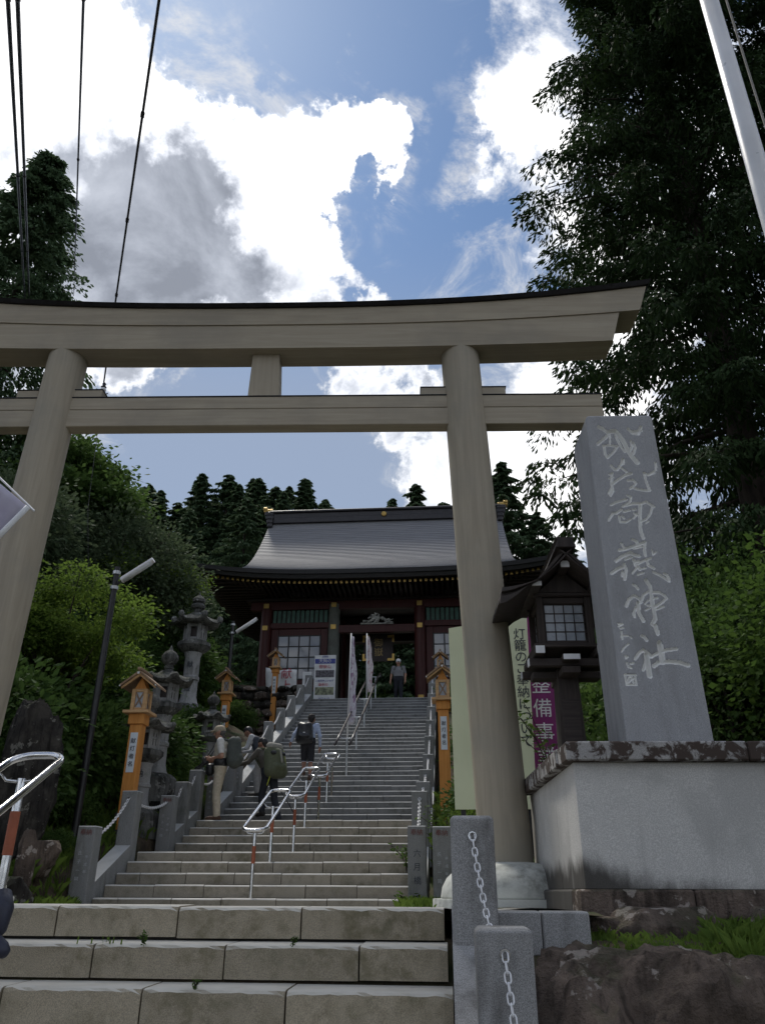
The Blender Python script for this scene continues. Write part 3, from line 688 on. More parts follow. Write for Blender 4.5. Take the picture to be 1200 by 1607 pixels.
MO = empty('stone_monument', (1.475, 6.75, 1.20), A_M, 'tall grey granite pillar carved with six large brush characters, beside the right torii pillar', 'monument')
STROKES = [(11,[(121,4330),(157,4307),(192,4272)]),
  (13,[(201,4266),(236,4277),(275,4277),(308,4231),(338,4162),(358,4095),(375,4045),(401,3989),(440,3922)]),
  (10,[(208,4243),(159,4199),(89,4138)]),
  (5,[(216,4232),(203,4125)]),
  (7,[(135,4115),(198,4119),(273,4107),(227,4041),(162,3981),(143,4025),(143,4103)]),
  (7,[(269,4231),(303,4112),(337,4045)]),
  (7,[(378,4033),(411,4100),(410,4167)]),
  (7,[(431,4144),(443,4088),(415,4022)]),
  (9,[(404,4303),(437,4257),(493,4245),(528,4325)]),
  (9,[(448,4269),(528,4285)]),
  (7,[(185,3893),(212,3849),(241,3848),(281,3902),(307,3962),(306,3913)]),
  (7,[(281,3870),(323,3826)]),
  (6,[(159,3795),(189,3811)]),
  (6,[(153,3752),(188,3768)]),
  (8,[(169,3688),(237,3741),(319,3793),(367,3804)]),
  (7,[(184,3806),(164,3688),(171,3624),(141,3572)]),
  (6,[(161,3656),(125,3593)]),
  (7,[(324,3729),(376,3734),(396,3701),(367,3664),(336,3643)]),
  (7,[(348,3659),(409,3632),(473,3621),(515,3620),(496,3716),(489,3802)]),
  (6,[(486,3813),(524,3786),(594,3812)]),
  (6,[(535,3791),(597,3833)]),
  (6,[(610,3920),(608,3844)]),
  (7,[(133,3472),(188,3498),(284,3528)]),
  (6,[(299,3570),(329,3554),(318,3507),(247,3456)]),
  (7,[(242,3456),(333,3481),(426,3485),(465,3500),(532,3448)]),
  (7,[(91,3313),(141,3384),(173,3384),(224,3420)]),
  (6,[(244,3399),(297,3414)]),
  (6,[(330,3419),(358,3423)]),
  (6,[(197,3353),(198,3292),(253,3291),(294,3321)]),
  (6,[(225,3353),(236,3332)]),
  (6,[(339,3382),(365,3372),(323,3331)]),
  (9,[(405,3464),(386,3361),(377,3259),(376,3189),(386,3129)]),
  (6,[(513,3443),(484,3371),(440,3320),(396,3300)]),
  (5,[(434,3279),(455,3299)]),
  (6,[(180,3078),(195,3040),(207,3024)]),
  (8,[(288,3114),(320,3098),(329,3061)]),
  (8,[(152,3009),(207,3019),(298,3050),(385,3081)]),
  (5,[(285,3024),(366,3044)]),
  (7,[(396,3087),(380,3007),(382,2954)]),
  (9,[(110,2903),(168,2945),(250,2981),(286,2960),(323,2949)]),
  (6,[(194,2919),(254,2939)]),
  (7,[(270,2913),(278,2860)]),
  (6,[(282,2892),(317,2902)]),
  (9,[(57,2784),(114,2825),(170,2846)]),
  (8,[(178,2872),(191,2819),(164,2727)]),
  (6,[(154,2799),(144,2758)]),
  (6,[(303,2871),(366,2907),(427,2927)]),
  (6,[(243,2783),(300,2850),(315,2818)]),
  (5,[(306,2819),(365,2834)]),
  (5,[(284,2767),(340,2787)]),
  (7,[(387,2917),(393,2860),(441,2828)]),
  (7,[(431,2792),(480,2766),(523,2734),(556,2704)]),
  (7,[(524,2776),(547,2765),(562,2714)]),
  (5,[(448,3006),(453,2975)]),
  (5,[(451,2964),(484,2990)]),
  (7,[(234,2675),(255,2660),(271,2634)]),
  (8,[(146,2474),(177,2534),(229,2569),(268,2543),(287,2513)]),
  (7,[(277,2503),(310,2573),(362,2608)]),
  (9,[(253,2503),(249,2404),(277,2335)]),
  (7,[(234,2464),(202,2405),(207,2375)]),
  (10,[(353,2715),(379,2664),(383,2593),(377,2513),(384,2433),(382,2355),(351,2306),(373,2296),(385,2219)]),
  (7,[(398,2598),(455,2598),(498,2567),(508,2542),(460,2502),(397,2463)]),
  (5,[(313,2493),(351,2528)]),
  (5,[(390,2538),(429,2547)]),
  (5,[(309,2434),(349,2453)]),
  (5,[(361,2473),(325,2483)]),
  (6,[(413,2443),(473,2467)]),
  (8,[(244,2200),(266,2190),(280,2162)]),
  (8,[(161,1997),(200,2048),(240,2076),(269,2052),(297,2024)]),
  (14,[(263,2038),(261,1964),(263,1853)]),
  (7,[(243,1964),(216,1899)]),
  (13,[(387,2137),(389,2057),(389,1968)]),
  (8,[(300,2015),(355,2043),(432,2071),(525,2084)]),
  (10,[(312,1935),(352,1963),(444,1972),(533,1963),(602,1939)]),
  (3,[(55,2312),(91,2307),(56,2288)]),
  (3,[(68,2268),(96,2273)]),
  (4,[(73,2239),(74,2172),(69,2201),(124,2201)]),
  (3,[(146,2191),(154,2181)]),
  (4,[(119,2129),(83,2101),(56,2063)]),
  (3,[(78,2020),(100,2016),(80,2002)]),
  (4,[(84,1964),(93,1927),(119,1918)]),
  (3,[(115,1955),(142,1959)]),
  (3,[(54,1861),(143,1860),(140,1773),(59,1775),(54,1861)]),
  (2,[(62,1798),(86,1839),(109,1848),(120,1789)]),
  (2,[(70,1785),(106,1826),(130,1830)])]
H0, H1 = 0.0, 3.265
def slab_face():
    res = .006; nx = int(.71/res); nz = int((H1-H0)/res)
    zs_ = np.linspace(H0, H1, nz); wr = .710-(.710-.652)*zs_/H1
    U, Zg = np.meshgrid(np.linspace(0, 1, nx), zs_); X = U*wr[:, None]
    dep = np.zeros_like(X)
    for hw, pts in STROKES:
        hw = max(hw/1000*1.85, .009); p = np.array(pts)/1000.0; p[:, 1] -= 1.20
        lo = p.min(0)-hw; hi = p.max(0)+hw
        i0, i1 = np.searchsorted(zs_, [lo[1], hi[1]]); xx = X[i0:i1]; zz = Zg[i0:i1]; best = np.full_like(xx, 9.0)
        for (a, b) in zip(p[:-1], p[1:]):
            d = b-a; t = np.clip(((xx-a[0])*d[0]+(zz-a[1])*d[1])/max(d@d, 1e-9), 0, 1)
            best = np.minimum(best, np.hypot(xx-a[0]-t*d[0], zz-a[1]-t*d[1]))
        k = np.clip((1-best/hw)*1.5, 0, 1)*min(.05, hw*1.7)
        dep[i0:i1] = np.maximum(dep[i0:i1], k)
    # rounded top corners and edges
    rr = .05
    edge = np.minimum(np.minimum(X, wr[:, None]-X), H1-Zg); dep = np.maximum(dep, np.where(edge < .014, (.014-edge)*.8, 0))
    Zg2 = Zg.copy()
    V = np.stack([X, dep, Zg2], -1).reshape(-1, 3)
    dx = np.minimum(X, wr[:, None]-X); dz = H1-Zg
    cut = (dx < rr) & (dz < rr) & (np.hypot(rr-dx, rr-dz) > rr)
    q = np.hypot(rr-dx, rr-dz); s_ = np.where(cut, rr/np.maximum(q, 1e-6), 1)
    ndx = rr-(rr-dx)*s_; ndz = rr-(rr-dz)*s_
    left = X < wr[:, None]/2
    Xn = np.where(cut, np.where(left, ndx, wr[:, None]-ndx), X); Zn = np.where(cut, H1-ndz, Zg)
    V = np.stack([Xn, dep, Zn], -1).reshape(-1, 3)
    I = np.arange(nx*nz).reshape(nz, nx)
    F = np.stack([I[:-1, :-1], I[:-1, 1:], I[1:, 1:], I[1:, :-1]], -1).reshape(-1, 4)
    df = dep.reshape(-1)[F].mean(1); ed = np.minimum(dx, dz).reshape(-1)[F].min(1)
    mi = ((df > .003) & (ed > .02)).astype(int)
    # sides, back: extrude the outline
    th = .60; ring = list(I[0, ::1])+list(I[1:, -1])+list(I[-1, ::-1][1:])+list(I[::-1, 0][1:-1])
    nb = len(V); Vb = V[ring].copy(); Vb[:, 1] = th
    V = np.vstack([V, Vb, [[.35, th, 1.7]]]); k = len(ring)
    F2 = np.array([[ring[(i+1) % k], ring[i], nb+i, nb+(i+1) % k] for i in range(k)])
    Fc = np.array([[nb+k, nb+(i+1) % k, nb+i, nb+i] for i in range(k)])
    me = bpy.data.meshes.new('slab'); faces = F.tolist()+F2.tolist()+[f[:3] for f in Fc.tolist()]
    me.from_pydata(V.tolist(), [], faces); me.materials.append(M['slab']); me.materials.append(M['slab_cut'])
    me.polygons.foreach_set('material_index', list(mi)+[0]*(2*k)); me.polygons.foreach_set('use_smooth', [True]*len(F)+[False]*(2*k)); me.update()
    return me
put('slab', slab_face(), MO)
# ------------------------------------------------------------------ shrine gate at the top
GX, GY = -2.60, 33.4                     # centre
G = empty('shrine_gate', (GX, GY, 6.40), 0, 'dark red two-door shrine gate with sweeping metal roof at the top of the stairs', 'gate building')
a = NT('aged_copper_roof'); v = a.pos(True)
c = a.mix(a.rng(a.noise(a.pos(True, (.25, 1, 6)), 3.0, 5, .6), .35, .65), (.17, .175, .19), (.23, .235, .245))
seam = a.n('ShaderNodeTexBrick'); a.L.new(a.pos(True, (1, 1, 1), (R(90), 0, 0)), seam.inputs[0]); seam.inputs['Scale'].default_value = 1.6
c = a.mix(.25, c, a.mix(a.rand(False), (.10, .14, .21), (.22, .17, .14)))
a.bump(a.noise(v, 9, 4), .15, .01); M['roof'] = a.done(c, .62, .0, .35)
M['rooftop'] = plain('dark_ridge_tile', (.035, .033, .037), .45, .3)
M['fascia'] = plain('dark_eave_layers', (.018, .017, .019), .6)
def hw(v): return 5.45+.25*v+1.45*max(0, (v-.55)/.45)**2.6       # half width of the slope at v (0 ridge, 1 eave)
def dep(v): return 4.75*v+.05                                     # distance from the ridge line
def zr(v): return 9.55-4.35*(1-(1-v)**1.62)                       # height over the floor
def lift(u, v): return .42*abs(u)**3.2*v**3
NV, NU = 46, 36
def slope(sgn):
    rows = []
    for i in range(NV):
        for e, w_ in ((0, .030), (1, 0.0)):
            pass
        v0, v1 = i/NV, (i+1)/NV
        for v, up_ in ((v0, .0), (v1, .028)):
            rows.append([(u*hw(v), sgn*dep(v), zr(v)+lift(u, v)+up_) for u in np.linspace(-1, 1, NU)])
    m = MB(); m.grid(rows if sgn < 0 else [r_[::-1] for r_ in rows]); return m
RO = empty('roof', (0, 0, 0), parent=G)
slope(-1).build('front_slope', M['roof'], RO, fix=False); slope(1).build('rear_slope', M['roof'], RO, fix=False)
for s_ in (-1, 1):
    rows = []
    for i in range(NV+1):
        v = i/NV; rows.append([(s_*(hw(v)+(.0 if abs(t) > .99 else .0)), t*dep(v), zr(v)+lift(1, v)*(abs(t)**3.2)) for t in np.linspace(-1, 1, 15)])
    m = MB(); m.grid(rows); m.build('side_slope', M['roof'], RO)
# eave: two dark layered bands all round, then the soffit
def ring(off, z): # outline of the eave, offset inwards
    o = []
    for u in np.linspace(-1, 1, NU): o.append((u*(hw(1)-off), -(dep(1)-off), zr(1)+lift(u, 1)+z))
    for t in np.linspace(-1, 1, 15)[1:]: o.append((hw(1)-off, t*(dep(1)-off), zr(1)+lift(1, 1)*abs(t)**3.2+z))
    for u in np.linspace(1, -1, NU)[1:]: o.append((u*(hw(1)-off), dep(1)-off, zr(1)+lift(u, 1)+z))
    for t in np.linspace(1, -1, 15)[1:]: o.append((-(hw(1)-off), t*(dep(1)-off), zr(1)+lift(1, 1)*abs(t)**3.2+z))
    return o
def band(o0, z0, o1, z1, name, mat):
    m = MB(); m.grid([ring(o0, z0), ring(o1, z1)]); return m.build(name, mat, RO)
band(0, .02, .03, -.14, 'eave_band', M['fascia']); band(.03, -.14, .10, -.15, 'eave_band', M['fascia']); band(.10, -.15, .16, -.30, 'eave_band', M['fascia'])
band(.16, -.30, 2.1, .10, 'soffit', M['gate_dark'])
# rafters with gilt tips, under the eave on the front and the sides
ra = MB(); tp = MB()
for i in range(64):
    u = -1+2*(i+.5)/64; x = u*(hw(1)-.45); zb_ = zr(1)+lift(u, 1)-.42
    ra.box(x-.045, x+.045, -dep(1)+.42, -dep(1)+2.4, zb_, zb_+.10); tp.box(x-.047, x+.047, -dep(1)+.405, -dep(1)+.43, zb_-.002, zb_+.102)
for s_ in (-1, 1):
    for i in range(34):
        t = -.9+1.8*i/33; zb_ = zr(1)+lift(1, 1)*abs(t)**3.2-.42; yy = t*dep(1); xa = s_*(hw(1)-.42); xb = s_*(hw(1)-2.4)
        ra.box(min(xa, xb), max(xa, xb), yy-.045, yy+.045, zb_, zb_+.10)
tag(ra.build('rafters', M['gate_dark'], RO), kind='stuff'); tag(tp.build('gilt_rafter_tips', M['gold'], RO), kind='stuff')
# ridge
m = MB(); m.box(-5.25, 5.25, -.26, .26, 9.45, 9.72, .02); m.box(-5.32, 5.32, -.20, .20, 9.722, 9.98, .02); m.box(-5.45, 5.45, -.30, .30, 9.982, 10.10, .03); m.build('ridge', M['rooftop'], RO)
for s_ in (-1, 1):
    m = MB()
    for k in range(4): m.box(min(s_*5.26, s_*(5.50+.06*k)), max(s_*5.26, s_*(5.50+.06*k)), -.42+.04*k, .42-.04*k, 9.20+.22*k, 9.40+.22*k, .03)
    m.build('ridge_end', M['rooftop'], RO)
    m = MB(); x0, x1 = sorted((s_*5.32, s_*5.78)); m.box(x0, x1, -.16, .16, 10.105, 10.26, .03); x0, x1 = sorted((s_*5.60, s_*5.80)); m.box(x0, x1, -.20, .20, 10.19, 10.34, .03); m.build('gilt_finial', M['gold'], RO)
m = MB(); m.M = Matrix.Translation((0, -.30, 9.76)) @ Matrix.Rotation(R(90), 4, 'X'); m.lathe([(.13, -.03), (.13, .0), (.11, .03), (.05, .045)], 20); m.build('gilt_crest', M['gold'], RO, smooth=30)
# columns
CX = [-4.72, -1.88, 1.66, 4.50]; CYF, CYB = -2.4, 2.4
for yy in (CYF, 0.0, CYB):
    for i, x in enumerate(CX):
        m = MB(); m.lathe([(.23, 0), (.25, .15), (.235, .3), (.235, 4.55)], 20); o = m.build('column', M['gate_pillar'] if (i == 1 and yy == CYF) else M['gate_red'], G, smooth=40, loc=(x, yy, .02))
        if i == 1 and yy == CYF: o['label'] = 'grey faded column left of the opening'
# stone sill
m = MB(); m.box(-5.4, 5.2, -3.0, 3.0, -.25, .06, .02); m.build('stone_sill', M['step_up'], G)
# beams between front columns
def bar(x0, x1, y0, y1, z0, z1, name, mat, par=G, c=.01): m = MB(); m.box(x0, x1, y0, y1, z0, z1, c); return m.build(name, mat, par)
bar(-5.4, 5.2, CYF-.13, CYF+.13, 4.36, 4.72, 'head_beam', M['gate_red']); bar(-5.6, 5.4, CYF-.20, CYF+.20, 4.73, 4.86, 'plate_beam', M['gate_dark'])
bar(CX[1]+.2, CX[2]-.2, CYF-.11, CYF+.11, 3.34, 3.66, 'door_beam', M['gate_red'])
bar(CX[0]+.2, CX[1]-.2, CYF-.11, CYF+.11, 3.56, 3.80, 'rail_beam', M['gate_red']); bar(CX[2]+.2, CX[3]-.2, CYF-.11, CYF+.11, 3.56, 3.80, 'rail_beam', M['gate_red'])
for y_ in (0.0, CYB): bar(-5.2, 5.0, y_-.12, y_+.12, 4.36, 4.72, 'head_beam', M['gate_dark'])
# gilt plates where beams cross the columns
for x in CX:
    for z in (4.50, 3.55, .62): bar(x-.11, x+.11, CYF-.262, CYF-.235, z-.10, z+.10, 'gilt_plate', M['gold'], c=.006)
# side bays: walls, window of 4 x 4 panes, green slats above and below
def bay(xa, xb):
    w0, w1 = xa+.25, xb-.25; y_ = CYF
    bar(w0, w1, y_-.04, y_+.04, .06, .12, 'bay_sill', M['gate_red']); bar(w0, w1, y_-.07, y_+.07, .95, 1.18, 'waist_rail', M['gate_red'])
    wa, wb, za, zb_ = w0+.30, w1-.30, 1.45, 3.25
    bar(w0, wa-.005, y_-.03, y_+.03, 1.185, 3.555, 'wall_panel', M['gate_red']); bar(wb+.005, w1, y_-.03, y_+.03, 1.185, 3.555, 'wall_panel', M['gate_red'])
    bar(wa, wb, y_-.032, y_+.028, 1.186, za-.005, 'wall_panel', M['gate_red']); bar(wa, wb, y_-.032, y_+.028, zb_+.005, 3.554, 'wall_panel', M['gate_red'])
    wn_ = empty('window', (0, 0, 0), parent=G); pw = (wb-wa)/4; ph = (zb_-za)/4
    for i in range(4):
        for j in range(4):
            m = MB(); t_ = random.uniform(-.012, .012); m.box(-pw/2+.02, pw/2-.02, -.008, .008, -ph/2+.02, ph/2-.02)
            put('pane', m.mesh('pane', M['window']), wn_, (wa+(i+.5)*pw, y_-.03, za+(j+.5)*ph), (t_, 0, random.uniform(-.012, .012)))
    for i in range(5): bar(wa+i*pw-.025, wa+i*pw+.025, y_-.06, y_-.0, za-.03, zb_+.03, 'glazing_bar', M['wframe'], wn_, .004)
    for j in range(5): bar(wa-.03, wb+.03, y_-.057, y_-.002, za+j*ph-.022, za+j*ph+.022, 'glazing_bar', M['wframe'], wn_, .004)
    n = 12; st = (w1-w0)/n
    for i in range(n):
        bar(w0+i*st+.03, w0+(i+1)*st-.03, y_-.05, y_+.02, 3.81, 4.35, 'slat', M['gate_green'], c=.006)
        bar(w0+i*st+.03, w0+(i+1)*st-.03, y_-.05, y_+.02, .13, .94, 'slat', M['gate_green'], c=.006)
    bar(w0, w1, y_+.03, y_+.06, 3.81, 4.35, 'backing', M['gate_dark']); bar(w0, w1, y_+.03, y_+.06, .13, .94, 'backing', M['gate_dark'])
    bar(w0, w1, CYB-.03, CYB+.03, .06, 4.36, 'rear_wall', M['gate_dark'])
bay(CX[0], CX[1]); bay(CX[2], CX[3])
for x in CX: bar(x-.04, x+.04, CYF+.24, CYB-.24, .06, 4.4, 'side_wall', M['gate_dark'])
bar(-5.2, 5.0, CYF+.2, CYB-.2, 4.75, 4.80, 'ceiling', M['gate_dark'])
# bracket zone above the beams: dark tier with bracket blocks and carvings
bar(-5.3, 5.1, CYF-.10, CYF+.10, 4.87, 5.5, 'bracket_wall', M['gate_dark'])
for i in range(13):
    x = -5.0+i*.82
    m = MB(); m.box(x-.13, x+.13, CYF-.55, CYF-.11, 4.95, 5.10, .02); m.box(x-.28, x+.28, CYF-.40, CYF-.25, 5.12, 5.24, .02); m.box(x-.10, x+.10, CYF-.85, CYF-.41, 5.26, 5.40, .02); m.build('bracket', M['gate_dark'], G)
def carving(x, y, z, w_, h_, seed, name='carved_panel'):
    rg = np.random.default_rng(seed); m = MB()
    for k in range(30):
        t = rg.uniform(-1, 1); r_ = rg.uniform(.05, .09)*(1.15-abs(t)); q = rg.uniform(0, 1)*(1-abs(t)**1.5)
        p = [(x+t*w_/2+rg.normal(0, .10)*s__, y-.03-rg.uniform(0, .05), z+q*h_+.05*math.sin(3*s__+k)) for s__ in (-1, -.3, .3, 1)]
        m.tube(p, [r_*.4, r_, r_*.9, r_*.3], 6)
    m.box(x-w_/2, x+w_/2, y-.02, y+.02, z-.04, z+.02)
    return m.build(name, M['carving'], G, smooth=True)
carving(-.10, CYF-.14, 3.70, 1.35, .36, 3)
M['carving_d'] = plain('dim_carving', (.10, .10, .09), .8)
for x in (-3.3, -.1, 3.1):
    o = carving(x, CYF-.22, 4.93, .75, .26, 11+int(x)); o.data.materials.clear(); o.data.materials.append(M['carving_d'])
# hanging name plaque inside the opening
PQ = empty('name_plaque', (GX-.10, GY-1.6, 8.75), 0, 'black shrine name plaque with gold corners hanging in the gate opening', 'plaque')
m = MB(); m.box(-.62, .62, -.05, .05, 0, 1.1, .01); m.build('board', M['gate_dark'], PQ)
for sx in (-1, 1):
    for z in (0.06, 1.04):
        m = MB(); x0, x1 = sorted((sx*.66, sx*.38)); m.box(x0, x1, -.085, -.055, z-.05, z+.05); x0, x1 = sorted((sx*.66, sx*.57)); zz0, zz1 = sorted((z+(.051 if z < .5 else -.051), z+(.24 if z < .5 else -.24))); m.box(x0, x1, -.085, -.055, zz0, zz1); m.build('gilt_corner', M['gold'], PQ)
M['dimgold'] = plain('dull_gold_letters', (.28, .20, .08), .5, .4)
lettering(PQ, '御嶽', .38, M['dimgold'], (0, -.056, .56), True)
# ------------------------------------------------------------------ dark wooden roofed lantern beside the monument
WLN = empty('wooden_lantern', (1.215, 7.95, 1.26), A_M, 'dark weathered wooden lantern with curved gable roof between torii pillar and monument', 'lantern')
WLN.location = (1.222, 8.02, 1.26)
dw, dx_ = M['darkwood'], M['darkwood_x']
def part(name, mat, *boxes, par=WLN, c=.008):
    m = MB()
    for b in boxes: m.box(*b, c)
    return m.build(name, mat, par)
m = MB(); m.prism([(-.125, 0), (.125, 0), (.10, 1.10), (-.10, 1.10)], -.12, .12); m.build('post', dw, WLN)
part('post_panel', dx_, (-.085, .085, -.132, -.121, .22, .75), c=.003)
part('bracket_arm', dx_, (-.34, .34, -.09, .09, 1.0, 1.08)); part('bracket_arm', dw, (-.09, .09, -.34, .34, .995, 1.075))
part('bracket_arm', dx_, (-.40, .40, -.085, .085, 1.13, 1.198)); part('bracket_arm', dw, (-.085, .085, -.40, .40, 1.127, 1.194))
part('cross_sill', dx_, (-.40, .40, -.30, -.22, 1.085, 1.175)); part('cross_sill', dx_, (-.40, .40, .22, .30, 1.085, 1.175))
for x, y in ((-.402, -.26), (.402, -.26), (-.402, .26), (.402, .26)):
    part('white_end_cap', M['whitecap'], (x-.006, x+.006, y-.035, y+.035, 1.088, 1.172), c=0.0)
for x in (-.30, .30):
    part('floor_sill', dw, (x-.045, x+.045, -.40, .40, 1.20, 1.29)); part('white_end_cap', M['whitecap'], (x-.044, x+.044, -.412, -.401, 1.203, 1.287), c=0.0)
part('white_end_cap', M['whitecap'], (-.08, .08, -.412, -.401, 1.13, 1.19), c=0.0)
part('floor', dx_, (-.34, .34, -.34, .34, 1.292, 1.34))
for x in (-.245, .245):
    for y in (-.245, .245): part('corner_post', dw, (x-.035, x+.035, y-.035, y+.035, 1.345, 1.93))
def lwin(sx, sy):
    w_ = empty('window', (0, 0, 0), parent=WLN, rz=0)
    w_.rotation_euler = (0, 0, {(0, -1): 0, (1, 0): R(90), (0, 1): R(180), (-1, 0): R(270)}[(sx, sy)])
    for i in range(4):
        for j in range(4):
            m = MB(); m.box(-.046, .046, -.004, .004, -.052, .052); put('pane', m.mesh('pane', M['paper']), w_, (-.148+i*.0985, -.222, 1.455+j*.112))
    for i in range(5): part('lattice', dw, (-.197+i*.0985-.005, -.197+i*.0985+.005, -.236, -.218, 1.395, 1.85), par=w_, c=.002)
    for j in range(5): part('lattice', dx_, (-.2, .2, -.234, -.219, 1.40+j*.112-.006, 1.40+j*.112+.006), par=w_, c=.002)
    part('rail', dx_, (-.21, .21, -.26, -.215, 1.342, 1.393), par=w_); part('rail', dx_, (-.21, .21, -.26, -.215, 1.852, 1.93), par=w_)
for q in ((0, -1), (1, 0), (0, 1), (-1, 0)): lwin(*q)
part('eave_plate', dx_, (-.30, .30, -.30, -.22, 1.932, 2.0)); part('eave_plate', dx_, (-.30, .30, .22, .30, 1.932, 2.0))
for x in (-.30, .30):
    part('purlin', dw, (x-.05, x+.05, -.52, .52, 1.985, 2.07)); part('white_end_cap', M['whitecap'], (x-.048, x+.048, -.532, -.521, 1.988, 2.068), c=0.0)
part('purlin', dw, (-.045, .045, -.52, .52, 2.26, 2.35)); part('white_end_cap', M['whitecap'], (-.043, .043, -.532, -.521, 2.263, 2.348), c=0.0)
for y0_, y1_ in ((-.30, -.27), (.27, .30)): m = MB(); m.prism([(-.26, 2.002), (.26, 2.002), (.02, 2.30), (-.02, 2.30)], y0_, y1_); m.build('gable_board', dw, WLN)
# curved gable roof
def rprof(t):  # t 0 ridge .. 1 eave ; returns x, z
    return .015+.66*t, 2.43-.62*(1-(1-t)**1.7)
for s_ in (-1, 1):
    n = 12; pts = [rprof(i/n) for i in range(n+1)]
    def nrmz(i, d):
        a_, b_ = pts[max(i-1, 0)], pts[min(i+1, n)]; tx, tz = b_[0]-a_[0], b_[1]-a_[1]; l_ = math.hypot(tx, tz); return pts[i][0]-tz/l_*d*-1, pts[i][1]+tx/l_*d
    def shell(d0, d1, y0, y1, name, mat):
        m = MB(); rows = []
        for i in range(n+1):
            (xa, za), (xb, zb_) = nrmz(i, d0), nrmz(i, d1)
            rows.append([(s_*xa, y0, za), (s_*xa, y1, za), (s_*xb, y1, zb_), (s_*xb, y0, zb_), (s_*xa, y0, za)])
        m.grid(rows); m.add([rows[0][k] for k in range(4)], [(0, 1, 2, 3)]); m.add([rows[-1][k] for k in range(4)], [(3, 2, 1, 0)])
        return m.build(name, mat, WLN, smooth=35)
    shell(.0, .05, -.56, .56, 'roof_board', dw); shell(.052, .10, -.62, .62, 'roof_shingle', dw)
    shell(-.09, -.002, -.60, -.55, 'verge_board', dx_); shell(-.09, -.002, .55, .60, 'verge_board', dx_)
m = MB(); m.prism([(-.10, 2.50), (.10, 2.50), (.075, 2.66), (.095, 2.70), (-.095, 2.70), (-.075, 2.66)], -.66, .66); m.build('ridge', dw, WLN)

def zmap(z): return float(np.interp(z, [0, 1.345, 1.93, 2.07, 2.43, 2.70], [0, 1.16, 1.66, 1.74, 2.02, 2.16]))
def remap(o):
    for ch in o.children:
        if ch.type == 'MESH':
            z0 = ch.location.z
            for v in ch.data.vertices: v.co.z = zmap(v.co.z+z0)-zmap(z0) if z0 else zmap(v.co.z)
            ch.location.z = zmap(z0) if z0 else 0
        remap(ch)
remap(WLN)
# ------------------------------------------------------------------ notice boards behind the right torii pillar
M['notice_g'] = plain('pale_green_board', (.60, .64, .44), .5, 0, .04, 1.5); M['notice_p'] = plain('purple_banner_cloth', (.19, .012, .13), .6, 0, .1); M['notice_w'] = plain('white_lettering', (.72, .72, .74), .6)
NB = empty('notice_board', (.58, 10.2, 1.07), 0, 'pale green notice board with black vertical lettering behind the right torii pillar', 'notice board')
m = MB(); m.prism([(-.50, .02), (.485, .02), (.54, 2.45), (-.505, 2.30)], -.02, .02); m.build('board', M['notice_g'], NB)
for x in (-.4, .4): m = MB(); m.box(x-.03, x+.03, .021, .07, -.5, 2.2); m.build('stake', M['paintblack'], NB)
lettering(NB, '灯籠のご奉納について', .165, M['ink'], (.425, -.024, 1.50), True, gap=.93)
lettering(NB, '詳しくは、神社社務所にお問い合わせ下さい', .062, M['ink'], (-.16, -.024, .87), True, gap=1.15)
PB = empty('banner', (1.25, 10.35, 1.05), 0, 'purple vertical banner with large white characters beside the green notice board', 'banner')
m = MB(); m.box(-.165, .17, -.012, .012, 0, 2.75); m.build('cloth', M['notice_p'], PB)
m = MB(); m.box(.172, .20, -.02, .02, -.6, 2.85); m.build('pole', M['notice_w'], PB)
m = MB(); m.box(-.185, -.168, -.014, .014, 0, 2.75); m.build('hem', M['notice_w'], PB)
lettering(PB, '殿整備事業', .255, M['notice_w'], (.0, -.016, 1.26), True, gap=1.19)

